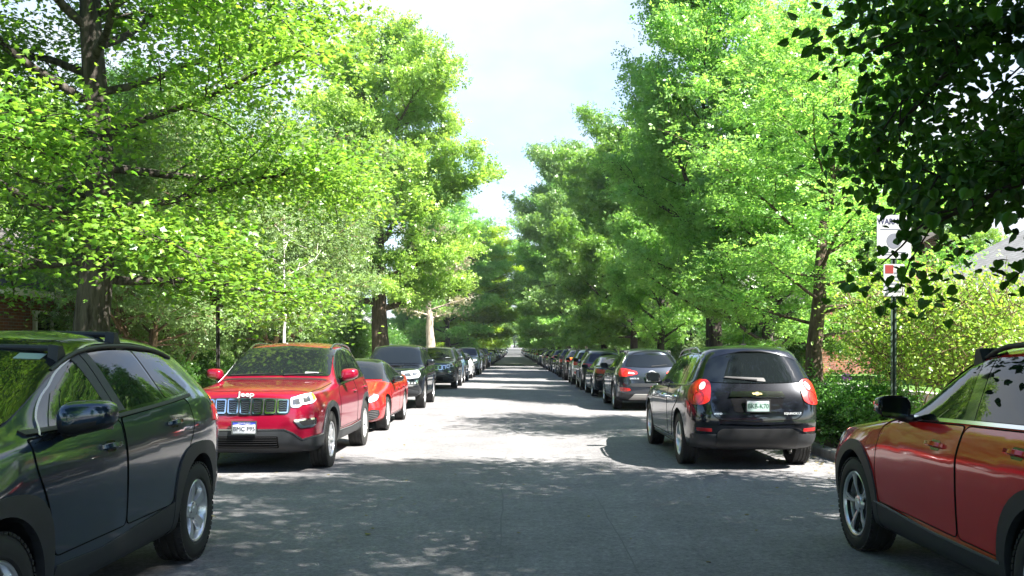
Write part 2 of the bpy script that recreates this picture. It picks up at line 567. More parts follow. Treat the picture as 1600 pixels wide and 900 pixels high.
    def ring_mesh(c, name, poly, kind, w, off=.003, closed=True, step=.03, thick=.004):
        """a band of width w along a line on the shell"""
        pts = [Vector(p) for p in resample(poly, step, closed)]
        n = len(pts); V, N, F = [], [], []
        for i, p in enumerate(pts):
            if closed: d = (pts[(i + 1) % n] - pts[i - 1])
            else: d = pts[min(i + 1, n - 1)] - pts[max(i - 1, 0)]
            d = d.normalized() if d.length > 1e-9 else Vector((1, 0)); nr = Vector((-d.y, d.x)) * w / 2
            a, na = c.cast(kind, p.x + nr.x, p.y + nr.y); b, nb = c.cast(kind, p.x - nr.x, p.y - nr.y)
            V += [a - na * thick, a + na * off, b + nb * off, b - nb * thick]; N += [na, na, nb, nb]
        for i in range(n if closed else n - 1):
            j = (i + 1) % n
            for k in range(3):
                F.append([i * 4 + k, i * 4 + k + 1, j * 4 + k + 1, j * 4 + k])
        G = []
        for f in F:
            nn = (V[f[1]] - V[f[0]]).cross(V[f[2]] - V[f[0]])
            G.append(f)
        me = bpy.data.meshes.new(name); me.from_pydata([tuple(v) for v in V], [], G); me.update()
        bm = bmesh.new(); bm.from_mesh(me); bmesh.ops.recalc_face_normals(bm, faces=bm.faces); bm.to_mesh(me); bm.free()
        return me

    def band(c, name, poly, kind, w, material, parent=None, **k):
        return c.emit(name, c.ring_mesh(name, poly, kind, w, **k), parent, [material])

    def both(c, fn):
        for sg in ('+', '-'): fn(sg)

    # ---- wheels
    def wheels(c, rim_r, style, rim_mat, wx=None):
        R_, w = c.rt, c.tw / 2
        t = MB()
        pr = [(-w * .78, rim_r + .004), (-w * .96, rim_r + .02), (-w * 1.02, (R_ + rim_r) / 2), (-w * .97, R_ - .045), (-w * .86, R_ - .014), (-w * .74, R_ - .003)]
        for g in (-.42, 0, .42):
            pr += [(w * (g - .10), R_), (w * (g - .08), R_ - .009), (w * (g + .08), R_ - .009), (w * (g + .10), R_)]
        pr += [(w * .74, R_ - .003), (w * .86, R_ - .014), (w * .97, R_ - .045), (w * 1.02, (R_ + rim_r) / 2), (w * .96, rim_r + .02), (w * .78, rim_r + .004)]
        t.lathe(pr, 56)
        # shoulder blocks
        for k in range(56):
            a = 2 * math.pi * k / 56
            for sg in (1, -1):
                m = Matrix.Rotation(a, 4, 'X') @ Matrix.Translation((sg * w * .80, 0, R_ - .006))
                t.box((0, 0, 0), (w * .24, R_ * .078, .0135), 0, mtx=m)
        tyre = t.mesh('tyre', sharp=35)
        h = MB()
        h.lathe([(w * .35, 0.001), (w * .35, rim_r * .62), (w * .2, rim_r * .62), (w * .2, .001)], 32)
        h.lathe([(-w * .75, rim_r * .97), (w * .3, rim_r * .93)], 36)
        hub = h.mesh('wheel', sharp=40)
        r = MB()
        r.lathe([(w * .1, rim_r - .03), (w * .72, rim_r - .022), (w * .86, rim_r - .012), (w * .90, rim_r), (w * .84, rim_r + .008), (w * .6, rim_r + .006)], 48)
        if style.get('dark'): r.lathe([(w * .3, rim_r - .025), (w * .73, rim_r - .026)], 48, 1)
        def spoke(a, w0, w1, r0, r1, x0, x1, dep=.03, tw=0.0):
            m = Matrix.Rotation(a, 4, 'X'); vs = []
            for (rr, ww, xx, dt) in ((r0, w0, x0, 0), ((r0 + r1) / 2, (w0 + w1) / 2 * .9, (x0 + x1) / 2 + .008, tw / 2), (r1, w1, x1, tw)):
                for (ww2, dx) in ((ww, -dep), (ww * .8, 0), (-ww * .8, 0), (-ww, -dep)):
                    vs.append(m @ Vector((xx + dx, ww2 / 2 + dt, rr)))
            fs = []
            for i in range(2):
                for k in range(3):
                    fs.append((i * 4 + k, i * 4 + k + 1, i * 4 + k + 5, i * 4 + k + 4))
            return vs, fs
        sp = style
        for k in range(sp['n']):
            a = 2 * math.pi * k / sp['n'] + .2
            for da, tw in sp.get('pair', ((0, 0),)):
                r.add(*spoke(a + da, sp['w0'], sp['w1'], .045, rim_r - .012, w * sp.get('x0', .62), w * sp.get('x1', .74), tw=tw))
            if sp.get('dark'):
                for da, tw in sp['dark']:
                    r.add(*spoke(a + da, sp['w0'] * 1.5, sp['w1'] * 1.5, .05, rim_r - .015, w * sp.get('x0', .62) - .012, w * sp.get('x1', .74) - .012, tw=tw), mi=1)
        r.lathe([(w * .45, .075), (w * .66, .066), (w * .70, .05), (w * .70, .034), (w * .73, .03), (w * .735, .001)], 24)
        for k in range(5):
            a = 2 * math.pi * (k + .5) / 5
            r.lathe([(w * .55, .011), (w * .69, .011), (w * .69, .001)], 8, 1, 'X', (0, .054 * math.cos(a), .054 * math.sin(a)))
        rim = r.mesh('rim', sharp=30)
        first = None
        for sy in (c.fo, c.fo + c.wb):
            for sg in (1, -1):
                if first is None:
                    for me_, mm in ((hub, [M['brake']]), (tyre, [M['tyre']]), (rim, [rim_mat, M['alloy_dark']])):
                        for m_ in mm: me_.materials.append(m_)
                    first = True
                wh = link('wheel', hub, c.root)
                wh.location = (sg * ((wx or c.W / 2) - w - .012), sy - c.L / 2, R_)
                wh.rotation_euler = (0, 0, 0 if sg > 0 else math.pi)
                link('tyre', tyre, wh); link('rim', rim, wh)

    # ---- common outside fittings
    def mirror(c, s, z, size=(.13, .25, .17), cap=None, base=None, x=None):
        """door mirrors: shell, arm, and glass turned to the rear"""
        for sg in (1, -1):
            h, n = c.cast('side+', s + .02, z - .06)
            xc = (x or (abs(h.x) + .16))
            bm = bmesh.new(); bmesh.ops.create_cube(bm, size=2)
            bmesh.ops.subdivide_edges(bm, edges=list(bm.edges), cuts=5, use_grid_fill=True)
            for v in bm.verts:
                p = Vector(v.co); q = p.copy()
                ln = (abs(p.x) ** 3.2 + abs(p.y) ** 3.2 + abs(p.z) ** 3.2) ** (1 / 3.2); q = p / ln
                q.y = q.y if q.y < .35 else .35                       # flat back that holds the glass
                t = (1 - q.x) / 2
                tap = 1 - .25 * (q.x * .5 + .5) * 1.0
                v.co = Vector((sg * q.x * size[1] / 2, q.y * size[0] * .6, q.z * size[2] / 2 * tap + .015 * q.x))
                v.co.y += .05 * (q.x * .5 + .5)
            me = bpy.data.meshes.new('mirror'); 
            bmesh.ops.recalc_face_normals(bm, faces=bm.faces)
            bm.to_mesh(me); bm.free()
            for p in me.polygons: p.use_smooth = True
            me.set_sharp_from_angle(angle=R(50))
            zl = -size[2] * .12
            if base is not None:
                me.materials.append(cap or c.paint); me.materials.append(base)
                for p in me.polygons:
                    if p.center.z < zl: p.material_index = 1
            else:
                me.materials.append(cap or c.paint)
            me.transform(Matrix.Translation((sg * xc, s, z)))
            o = c.emit('mirror', me)
            g = rbox_mesh('mirror_glass', (size[1] * .8, .006, size[2] * .72), .002, 1, Matrix.Translation((sg * xc, s + size[0] * .6 * .35 + .026, z)) @ Matrix.Rotation(sg * .2, 4, 'Z'))
            c.emit('mirror_glass', g, o, [M['glass']])
            a = MB()
            a.tube([(sg * (abs(h.x) - .03), s + .03, z - .10), (sg * (abs(h.x) + .03), s + .02, z - .085), (sg * (xc - size[1] * .2), s + .005, z - size[2] * .36)], [.045, .034, .03], 8)
            c.emit('mirror_arm', a.mesh('mirror_arm', sharp=60), o, [base or M['black']])

    def handle(c, s, z, sg, parent, material, ln=.21):
        h, n = c.cast('side' + sg, s, z)
        h2, n2 = c.cast('side' + sg, s + .05, z)
        cup = rounded([(s - .06, z - .035), (s + .07, z - .035), (s + .07, z + .032), (s - .06, z + .032)], .03)
        c.panel('handle_cup', cup, 'side' + sg, M['gloss_black'], parent, off=.0055, grid=.03)
        t = n.cross(Vector((0, 0, 1))).normalized(); 
        if t.y < 0: t = -t
        m = Matrix((( *t, 0), (*n, 0), (*(t.cross(n)), 0), (0, 0, 0, 1))).transposed()
        m.translation = h + n * .03
        b = MB()
        pts = [Vector((-ln / 2, -.026, 0)), Vector((-ln * .42, .0, 0)), Vector((0, .012, 0)), Vector((ln * .42, .0, 0)), Vector((ln / 2, -.026, 0))]
        vs = []
        for i, p in enumerate(pts):
            hh = .018 if 0 < i < 4 else .014
            for (dy, dz) in ((-.009, -hh), (.008, -hh * .8), (.010, hh * .5), (-.009, hh)):
                vs.append(m @ (p + Vector((0, dy, dz))))
        fs = []
        for i in range(4):
            for k in range(4): fs.append((i * 4 + k, i * 4 + (k + 1) % 4, i * 4 + 4 + (k + 1) % 4, i * 4 + 4 + k))
        fs += [(0, 1, 2, 3), (16, 17, 18, 19)]
        b.add(vs, fs)
        c.emit('handle', b.mesh('handle', sharp=50), parent, [material])

    def doors(c, polys, handles, hmat, seam=.0075):
        """each door: a painted panel with a dark gap round it and its handle"""
        for sg in ('+', '-'):
            for poly, hd in zip(polys, handles):
                pr = rounded(poly, .05)
                d = c.panel('door', pr, 'side' + sg, c.paint, off=.0035, thick=.006, grid=.055)
                c.band('door_gap', pr, 'side' + sg, seam, M['seam'], d, off=.0048)
                if hd: c.handle(hd[0], hd[1], sg, d, hmat)

    def fit(c, poly, lim=.74, smooth=False):
        out = []
        for (s, z) in poly:
            zz = z; best = (-1, z)
            for _ in range(50):
                h, n = c.cast('side+', s, zz)
                if abs(n.x) > best[0]: best = (abs(n.x), zz)
                if abs(n.x) >= lim: break
                zz -= .006
            out.append((s, zz if abs(n.x) >= lim else best[1]))
        if smooth:
            for _ in range(3):
                out = [out[0]] + [(p[0], .25 * out[i][1] + .5 * p[1] + .25 * out[i + 2][1]) for i, p in enumerate(out[1:-1])] + [out[-1]]
        return out

    def glazing(c, dlo, panes, trim=None, frame=None, trim_w=.018, lower_only=None):
        dlo = c.fit(rounded(dlo, .03), .70)
        panes = [c.fit(rounded(p, .025), .76) for p in panes]
        for sg in ('+', '-'):
            if dlo:
                f = c.panel('window_frame', dlo, 'side' + sg, frame or M['gloss_black'], off=.006, thick=.01, grid=.035, step=.02)
            else: f = None
            for p in panes:
                c.panel('side_window', p, 'side' + sg, M['glass'], f, off=.0095, thick=.004, grid=.035, step=.02)
            if trim is not None:
                line, closed = (dlo, True) if not lower_only else (lower_only, False)
                c.band('window_trim', line, 'side' + sg, trim_w, trim, f, off=.011, closed=closed)

    def cladding(c, lo, w=.085, material=None, off=.014, sill=None, a0=(-12, 192), a1=(-12, 192), shape=2.0, name='arch_cladding'):
        mt = material or M['clad']
        for sg in ('+', '-'):
            for sy, (b0, b1) in ((c.fo, a0), (c.fo + c.wb, a1)):
                cz = c.rt + .015
                def sup(r, a):
                    cs, sn = math.cos(R(a)), math.sin(R(a))
                    k = (abs(cs) ** shape + abs(sn) ** shape) ** (-1 / shape)
                    return (sy + r * k * cs, cz + r * k * sn)
                n = 26; rin = c.ra - .012
                inner = [(sy + rin * math.cos(R(b0 + (b1 - b0) * i / n)), cz + rin * math.sin(R(b0 + (b1 - b0) * i / n))) for i in range(n + 1)]
                outer = [sup(c.ra + w, b0 + (b1 - b0) * i / n) for i in range(n + 1)]
                c.panel(name, inner + outer[::-1], 'side' + sg, mt, off=off, thick=off + .03, grid=.06)
            if sill:
                c.panel('sill_cladding', rounded(sill, .03), 'side' + sg, mt, off=off - .003, thick=off + .01)

    def plate(c, end, z, lines, bg='white', s_off=.02, tilt=0.0, x=0.0):
        kind = end; h, n = c.cast(kind, x, z)
        sg = -1 if end == 'front' else 1
        y = h.y + sg * s_off
        rot = Matrix.Rotation(math.pi if end == 'rear' else 0, 4, 'Z')
        base = Matrix.Translation((h.x, y, z)) @ rot @ Matrix.Rotation(R(90) + tilt, 4, 'X')
        # plate lies in its own xy plane, +z towards the viewer
        p = rbox_mesh('license_plate', (.305, .155, .012), .006, 2)
        for po in p.polygons: po.material_index = 0
        p.transform(base); o = c.emit('license_plate', p, None, [M['plate']])
        fr = MB()
        for (cx, cy, dx, dy) in ((0, .081, .33, .012), (0, -.081, .33, .012), (.159, 0, .012, .15), (-.159, 0, .012, .15)):
            fr.box((cx, cy, .003), (dx, dy, .018))
        fm = fr.mesh('plate_frame'); fm.transform(base); c.emit('plate_frame', fm, o, [M['satin'] if bg == 'white' else M['black']])
        if bg == 'white':
            b = MB()
            b.add([(-.148, .073, .0075), (.148, .073, .0075), (.148, .045, .0075), (.09, .038, .0075), (.045, .046, .0075), (-.02, .034, .0075), (-.08, .046, .0075), (-.148, .036, .0075)], [(0, 7, 6, 5, 4, 3, 2, 1)])
            bm_ = b.mesh('plate_band'); bm_.transform(base); c.emit('plate_band', bm_, o, [M['plate_blue']])
        else:
            b = MB()
            b.add([(-.148, -.073, .0075), (.148, -.073, .0075), (.148, .02, .0075), (.10, .05, .0075), (.05, .03, .0075), (0, .055, .0075), (-.06, .03, .0075), (-.11, .052, .0075), (-.148, .03, .0075)], [tuple(range(9))])
            bm_ = b.mesh('plate_band'); bm_.transform(base); c.emit('plate_band', bm_, o, [M['plate_hill']])
        for (txt, tx, ty, size, sx, ink) in lines:
            t = text_mesh(txt, size, 0.0); t.transform(Matrix.Translation((tx, ty, .009)) @ Matrix.Diagonal((sx, 1, 1, 1))); t.transform(base)
            c.emit('plate_lettering', t, o, [ink])
        return o

    def badge(c, txt, end, u, z, size, material, sx=1.0, name='badge', bold=.0006, off=.004, slant=0.0):
        """raised letters that follow the shell"""
        t = text_mesh(txt, size, bold, .002)
        mir = -1 if end == 'rear' else 1
        for v in t.vertices:
            x, y, zz = v.co
            h, n = c.cast(end, u + mir * x * sx + slant * y, z + y)
            v.co = h + n * (off + zz)
        return c.emit(name, t, None, [material])

    def badge_flat(c, txt, end, u, z, size, material, sx, name, lean=0.0, off=.012):
        h, n = c.cast(end, u, z)
        t = text_mesh(txt, size, .0015, .004)
        t.transform(Matrix.Translation(h + Vector((0, -off if end == 'front' else off, 0))) @ Matrix.Rotation(0 if end == 'front' else math.pi, 4, 'Z') @ Matrix.Rotation(R(90) - lean, 4, 'X') @ Matrix.Diagonal((sx, 1, 1, 1)))
        return c.emit(name, t, None, [material])

    def rails(c, s0, s1, w, zoff=.055, material=None, rad=.018, feet=True):
        for sg in (1, -1):
            b = MB(); pts = []
            n = 12
            for i in range(n + 1):
                s = s0 + (s1 - s0) * i / n
                h, nn = c.cast('top', sg * w, s)
                k = min(1, min(i, n - i) / 1.6)
                pts.append((h.x, s, h.z + zoff * k + .004))
            b.tube(pts, rad, 8)
            if feet:
                for f in (.5,):
                    s = s0 + (s1 - s0) * f; h, _ = c.cast('top', sg * w, s)
                    b.box((h.x, s, h.z + zoff / 2), (rad * 1.2, .10, zoff))
            c.emit('roof_rail', b.mesh('roof_rail', sharp=50), None, [material or M['black']])

    def crossbars(c, ss, w, dz=.06):
        for s in ss:
            b = MB(); z = c.cast('top', w, s)[0].z + dz
            b.tube([(-w, s, z), (-w * .5, s, z + .006), (0, s, z + .008), (w * .5, s, z + .006), (w, s, z)], .02, 8)
            for sg in (1, -1):
                h, _ = c.cast('top', sg * w, s)
                zz = h.z - .01; top = z + .022
                x0, x1 = sg * (w - .03), sg * (w + .03)
                b.add([(x0, s - .045, zz), (x0, s + .07, zz), (x0, s + .02, top), (x0, s - .03, top), (x1, s - .05, zz - .02), (x1, s + .085, zz - .02), (x1, s + .02, top - .008), (x1, s - .03, top - .008)],
                      [(0, 1, 2, 3), (4, 5, 6, 7), (0, 1, 5, 4), (1, 2, 6, 5), (2, 3, 7, 6), (3, 0, 4, 7)])
            c.emit('roof_crossbar', b.mesh('roof_crossbar', sharp=40), None, [M['clad']])

    def wiper(c, a, b, end, zoff=.018, name='wiper'):
        w = MB(); pts = []
        for i in range(9):
            t = i / 8; u, v = a[0] + (b[0] - a[0]) * t, a[1] + (b[1] - a[1]) * t
            h, n = c.cast(end, u, v); pts.append(h + n * zoff)
        w.tube(pts, [.014, .012, .010, .009, .008, .008, .007, .006, .005], 6)
        c.emit(name, w.mesh(name, sharp=50), None, [M['black']])

    def fin(c, s, material=None):
        h, n = c.cast('top', 0, s)
        b = MB(); b.add([(-.025, s - .09, h.z), (.025, s - .09, h.z), (.022, s + .07, h.z), (-.022, s + .07, h.z), (-.005, s + .05, h.z + .07), (.005, s + .05, h.z + .07), (0, s - .09, h.z + .01), (.004, s + .08, h.z + .06), (-.004, s + .08, h.z + .06)],
                        [(0, 1, 6), (1, 2, 7, 5), (0, 4, 8, 3), (1, 5, 4, 0), (2, 3, 8, 7), (4, 5, 7, 8)])
        c.emit('roof_antenna', b.mesh('roof_antenna', sharp=50), None, [material or M['gloss_black']])

STY5 = dict(n=5, w0=.07, w1=.10, x0=.55, x1=.78)
STY_SPLIT = dict(n=5, w0=.04, w1=.05, pair=((-.13, -.02), (.13, .02)), x0=.60, x1=.78)
STY_TWIN = dict(n=5, w0=.020, w1=.026, pair=((-.12, -.05), (.12, .05)), dark=((0, 0), (-.16, -.06), (.16, .06)), x0=.58, x1=.80)
STY10 = dict(n=10, w0=.032, w1=.045, x0=.62, x1=.78)
STY7 = dict(n=7, w0=.05, w1=.06, x0=.6, x1=.76)
CR_SUV = {'long': {5: (0, 99, .35), 4: (2, 99, .25), 7: (4, 99, .25), 2: (0, 99, .3)}, 'ring': {4: (6, 9, .55), 6: (7, 9, .3)}}
# ================================================================ the car models
def base_front(rows_s): return rows_s

# ---- compact SUV with bold squared wheel arches (navy, first of the row that faces us)
P_NAVY = paint('navy_paint', (0.010, 0.025, 0.052), .5, .3)
def model_boxy_compact(pm):
    c = Car('parked_car', 4.60, 1.855, 1.69, .93, 2.69, .362, .228, .425,
        [(.1, 1.0, .55, .985, .70, .94, .78, .30), (.20, 1.04, .60, 1.02, .80, .99, .89, .24), (.70, 1.085, .64, 1.07, .86, 1.035, .925, .23),
         (1.00, 1.11, .68, 1.095, .875, 1.07, .925, .23), (1.12, 1.125, .71, 1.11, .88, 1.09, .925, .23), (1.70, 1.42, .675, 1.37, .88, 1.11, .925, .23),
         (2.25, 1.64, .63, 1.575, .88, 1.135, .925, .23), (2.72, 1.69, .625, 1.62, .88, 1.15, .925, .23), (3.30, 1.68, .615, 1.605, .875, 1.18, .927, .23),
         (3.90, 1.64, .585, 1.555, .86, 1.21, .925, .25), (4.5, 1.57, .54, 1.50, .76, 1.21, .83, .34)],
        [.10, .08, .03, .0, .0, .04, .06, .10, .10, .10], [4.40, 4.44, 4.56, 4.58, 4.55, 4.44, 4.40, 4.12, 4.17, 4.19], (.09, .06), pm, True, CR_SUV)
    c.wheels(.225, STY5, M['alloy'])
    dlo = [(1.30, 1.145), (1.52, 1.235), (1.82, 1.37), (2.1, 1.485), (2.38, 1.57), (2.8, 1.605), (3.3, 1.58), (3.55, 1.545), (3.74, 1.28), (3.55, 1.225), (3.0, 1.195), (2.3, 1.165)]
    c.glazing(dlo, [[(1.57, 1.168), (1.66, 1.275), (1.86, 1.37), (2.08, 1.46), (2.19, 1.50), (2.235, 1.183)], [(1.38, 1.157), (1.60, 1.25), (1.525, 1.165)],
                    [(2.44, 1.195), (2.38, 1.575), (2.7, 1.583), (2.98, 1.572), (3.08, 1.22)], [(3.12, 1.222), (3.02, 1.57), (3.3, 1.558), (3.5, 1.525), (3.66, 1.285), (3.5, 1.24)]], None)
    top = [(1.40, 1.19), (1.51, 1.24), (1.81, 1.378), (2.09, 1.495), (2.38, 1.582), (2.8, 1.617), (3.3, 1.592), (3.56, 1.556)]
    for sg in ('+', '-'):
        c.panel('window_trim', strip(c.fit(resample(top, .06, False), .62, True), .008), 'side' + sg, M['satin'], off=.013, grid=.3)
        c.panel('belt_strip', strip([(1.32, 1.137), (2.3, 1.157), (3.0, 1.187), (3.6, 1.222)], .02), 'side' + sg, M['black'], off=.013)
        c.panel('door_pillar', [(2.235, 1.175), (2.175, 1.51), (2.275, 1.545), (2.325, 1.18)], 'side' + sg, M['clad'], off=.011, grid=.1)
        c.panel('door_pillar', [(2.337, 1.182), (2.288, 1.55), (2.375, 1.57), (2.435, 1.187)], 'side' + sg, M['clad'], off=.011, grid=.1)
        c.panel('tail_lamp', rounded([(4.05, 1.0), (4.12, 1.12), (4.5, 1.15), (4.5, 1.03), (4.25, .98)], .03), 'side' + sg, M['red_lamp'], off=.012, thick=.02)
        c.panel('tail_lamp_amber', rounded([(4.30, 1.15), (4.32, 1.21), (4.44, 1.21), (4.46, 1.16)], .02), 'side' + sg, M['amber'], off=.012, thick=.02)
        c.panel('headlamp', rounded([(.22, .85), (.15, .95), (.55, 1.0), (.60, .97), (.4, .88)], .02), 'side' + sg, M['lamp'], off=.010)
    c.doors([[(1.45, .50), (1.38, .75), (1.28, .95), (1.27, 1.11), (2.30, 1.145), (2.32, .50)], [(2.33, .50), (2.325, 1.145), (3.15, 1.185), (3.48, 1.205), (3.52, 1.02), (3.38, .85), (3.18, .62), (3.08, .50)]],
            [(2.10, 1.0), (3.12, 1.055)], pm)
    c.cladding(0, .075, None, .014, [(1.40, .26), (1.46, .45), (2.0, .43), (2.9, .49), (3.13, .51), (3.18, .36), (3.2, .26)], shape=3.2)
    c.mirror(1.60, 1.205, (.19, .27, .20), None, M['black'])
    c.crossbars((2.10, 2.85), .60)
    c.rails(1.95, 3.75, .64, .02, M['black'], .016)
    c.panel('grille', rounded([(-.52, .66), (-.60, .86), (.60, .86), (.52, .66)], .05), 'front', M['black'], off=.008)
    c.panel('bumper_cover', rounded([(-.75, .28), (-.72, .58), (.72, .58), (.75, .28)], .06), 'front', M['clad'], off=.014)
    c.panel('windscreen', rounded([(-.72, 1.165), (-.61, 1.60), (0, 1.635), (.61, 1.60), (.72, 1.165), (0, 1.175)], .05), 'screen', M['glass'], off=.011, grid=.035, step=.025)
    c.panel('screen_sticker', [(-.57, 1.50), (-.57, 1.535), (-.42, 1.545), (-.42, 1.51)], 'screen', M['plate_hill'], off=.014, grid=.03)
    c.panel('screen_sticker', [(.42, 1.50), (.42, 1.53), (.55, 1.525), (.55, 1.495)], 'screen', M['plate_hill'], off=.014, grid=.03)
    c.panel('rear_window', rounded([(-.62, 1.24), (-.52, 1.50), (.52, 1.50), (.62, 1.24)], .05), 'rear', M['glass'], off=.011, grid=.035, step=.025)
    c.panel('bumper_cover', rounded([(-.8, .34), (-.8, .60), (.8, .60), (.8, .34)], .06), 'rear', M['clad'], off=.014)
    for sx in (-1, 1):
        c.panel('tail_lamp', rounded([(sx * .74, 1.02), (sx * .74, 1.13), (sx * .45, 1.10), (sx * .45, 1.02)], .02), 'rear', M['red_lamp'], off=.012)
    c.fin(3.8)
    return c

# ---- mid-size SUV with a seven-slot grille
P_RED = paint('crimson_paint', (0.20, 0.002, 0.019), .3, .3)
def model_slot_grille(pm, plate=None, script=None):
    c = Car('parked_car', 4.82, 1.94, 1.755, .92, 2.915, .385, .255, .455,
        [(.1, 1.09, .60, 1.075, .76, 1.03, .84, .32), (.20, 1.125, .64, 1.105, .84, 1.05, .935, .26), (.85, 1.165, .70, 1.15, .885, 1.06, .968, .25),
         (1.42, 1.20, .76, 1.185, .905, 1.10, .968, .25), (1.56, 1.215, .79, 1.20, .91, 1.105, .968, .25), (1.98, 1.48, .745, 1.44, .905, 1.11, .968, .25),
         (2.36, 1.69, .70, 1.64, .90, 1.115, .968, .25), (3.00, 1.755, .69, 1.69, .895, 1.13, .968, .25), (3.75, 1.74, .67, 1.67, .885, 1.145, .968, .25),
         (4.25, 1.70, .64, 1.62, .87, 1.165, .955, .28), (4.75, 1.62, .55, 1.54, .78, 1.17, .86, .36)],
        [.12, .10, .03, .0, .02, .06, .08, .12, .12, .12], [4.62, 4.66, 4.78, 4.80, 4.77, 4.68, 4.64, 4.42, 4.46, 4.48], (.10, .06), pm, False, CR_SUV)
    c.wheels(.245, STY10, M['alloy'])
    dlo = [(1.66, 1.12), (2.05, 1.45), (2.34, 1.62), (2.6, 1.665), (3.3, 1.665), (3.95, 1.63), (4.32, 1.57), (4.52, 1.21), (4.3, 1.185), (3.4, 1.165), (2.5, 1.14)]
    c.glazing(dlo, [[(1.80, 1.15), (2.09, 1.43), (2.37, 1.60), (2.62, 1.645), (2.84, 1.648), (2.94, 1.178)], [(3.04, 1.18), (2.94, 1.648), (3.3, 1.645), (3.72, 1.62), (3.82, 1.205)],
                    [(3.90, 1.208), (3.82, 1.615), (3.96, 1.61), (4.26, 1.56), (4.44, 1.225), (4.28, 1.21)]], M['satin'], None, .016)
    c.doors([[(1.52, .50), (1.50, 1.02), (1.62, 1.10), (2.95, 1.15), (2.97, .50)], [(2.985, .50), (2.98, 1.15), (3.90, 1.18), (4.0, 1.15), (3.86, 1.0), (3.52, .85), (3.30, .62), (3.26, .50)]],
            [(2.72, .99), (3.74, 1.01)], pm)
    c.cladding(0, .06, None, .012, [(1.40, .27), (1.44, .46), (2.4, .44), (3.28, .46), (3.3, .27)], shape=2.6)
    for sg in ('+', '-'):
        c.band('arch_trim', arc(c.fo, .40, .523, 5, 168, 22), 'side' + sg, .012, M['satin'], off=.016, closed=False)
        c.panel('sill_trim', strip([(1.44, .475), (2.4, .455), (3.27, .475)], .016), 'side' + sg, M['satin'], off=.016)
        # headlamp wraps the corner
        k = 'wrapF' + sg
        hl = c.panel('headlamp', rounded([(.585, .885), (.575, 1.005), (.80, 1.045), (1.02, 1.065), (1.05, .975), (.92, .925), (.76, .91), (.71, .875), (.64, .875)], .02), k, M['lamp'], off=.010, thick=.02)
        c.panel('turn_lamp', rounded([(.955, .955), (.955, 1.045), (1.01, 1.055), (1.035, .985)], .01), k, M['amber'], hl, off=.013)
        c.panel('lamp_bezel', rounded([(.61, .91), (.61, .98), (.72, .995), (.73, .92)], .02), k, M['lamp_dark'], hl, off=.0125)
        c.panel('lamp_bezel', rounded([(.79, .94), (.78, 1.01), (.89, 1.025), (.90, .955)], .02), k, M['lamp_dark'], hl, off=.0125)
        c.panel('fog_bezel', rounded([(.62, .72), (.96, .745), (.96, .655), (.90, .62), (.72, .61)], .03), k, M['chrome'], off=.014, thick=.02)
        c.panel('fog_lamp', rounded([(.70, .70), (.925, .72), (.92, .66), (.76, .64)], .02), k, M['black'], off=.018)
        c.panel('tail_lamp', rounded([(.52, .96), (.52, 1.10), (1.05, 1.14), (1.02, .98)], .03), 'wrapR' + sg, M['red_lamp'], off=.01)
    gb = c.panel('grille', rounded([(-.56, .80), (-.60, .985), (-.3, 1.005), (0, 1.01), (.3, 1.005), (.60, .985), (.56, .80), (.3, .785), (0, .78), (-.3, .785)], .03), 'front', M['black'], off=.008, thick=.02)
    for i in range(7):
        x = (i - 3) * .160; w = .060; q = .004 * abs(i - 3)
        slot = rounded([(x - w, .802 + q), (x - w - .004, .988 - q), (x + w + .004, .988 - q), (x + w, .802 + q)], .02)
        c.band('slot_trim', slot, 'front', .016, M['chrome'], gb, off=.022, thick=.0)
        c.panel('slot_mesh', slot, 'front', M['seam'], gb, off=.0105, grid=.06)
        for r in range(7):
            z = .826 + r * .023
            c.panel('mesh_bar', strip([(x - w + .01, z), (x - w * .35, z + .008), (x + w * .3, z), (x + w - .01, z + .008)], .006), 'front', M['satin'], gb, off=.014, grid=.2)
    low = rounded([(-.90, .30), (-.93, .51), (-.72, .455), (-.60, .54), (-.50, .585), (.50, .585), (.60, .54), (.72, .455), (.93, .51), (.90, .30), (.6, .26), (-.6, .26)], .03)
    c.panel('bumper_cover', low, 'front', M['clad'], off=.018, thick=.03, grid=.03)
    c.panel('air_intake', rounded([(-.42, .36), (-.42, .51), (.42, .51), (.42, .36)], .02), 'front', M['seam'], off=.021)
    for r in range(5):
        c.panel('intake_bar', strip([(-.4, .38 + r * .028), (.4, .38 + r * .028)], .007), 'front', M['black'], off=.026, grid=.3)
    c.band('bumper_trim', [(-.92, .515), (-.72, .463), (-.60, .55), (-.50, .595), (.50, .595), (.60, .55), (.72, .463), (.92, .515)], 'front', .018, M['satin'], off=.023, closed=False)
    c.panel('windscreen', rounded([(-.775, 1.24), (-.675, 1.645), (0, 1.69), (.675, 1.645), (.775, 1.24), (0, 1.25)], .05), 'screen', M['glass'], off=.011, grid=.035, step=.025)
    c.panel('cowl', rounded([(-.76, 1.47), (-.74, 1.56), (.74, 1.56), (.76, 1.47), (.4, 1.44), (-.4, 1.44)], .02), 'top', M['black'], off=.008)
    c.panel('screen_sticker', [(.40, 1.275), (.40, 1.295), (.60, 1.29), (.60, 1.272)], 'screen', M['plate'], off=.014, grid=.03)
    c.wiper((-.68, 1.245), (-.05, 1.275), 'screen'); c.wiper((.10, 1.25), (.66, 1.28), 'screen')
    c.band('bonnet_gap', [(-.84, 1.5), (-.82, .8), (-.78, .28), (-.4, .17), (0, .15), (.4, .17), (.78, .28), (.82, .8), (.84, 1.5)], 'top', .009, M['seam'], off=.0025, closed=False)
    c.mirror(1.93, 1.265, (.19, .25, .20), None, None)
    c.rails(2.45, 4.2, .63, .045, M['satin'], .018)
    c.panel('rear_window', rounded([(-.66, 1.20), (-.54, 1.56), (.54, 1.56), (.66, 1.20)], .05), 'rear', M['glass'], off=.011, grid=.035, step=.025)
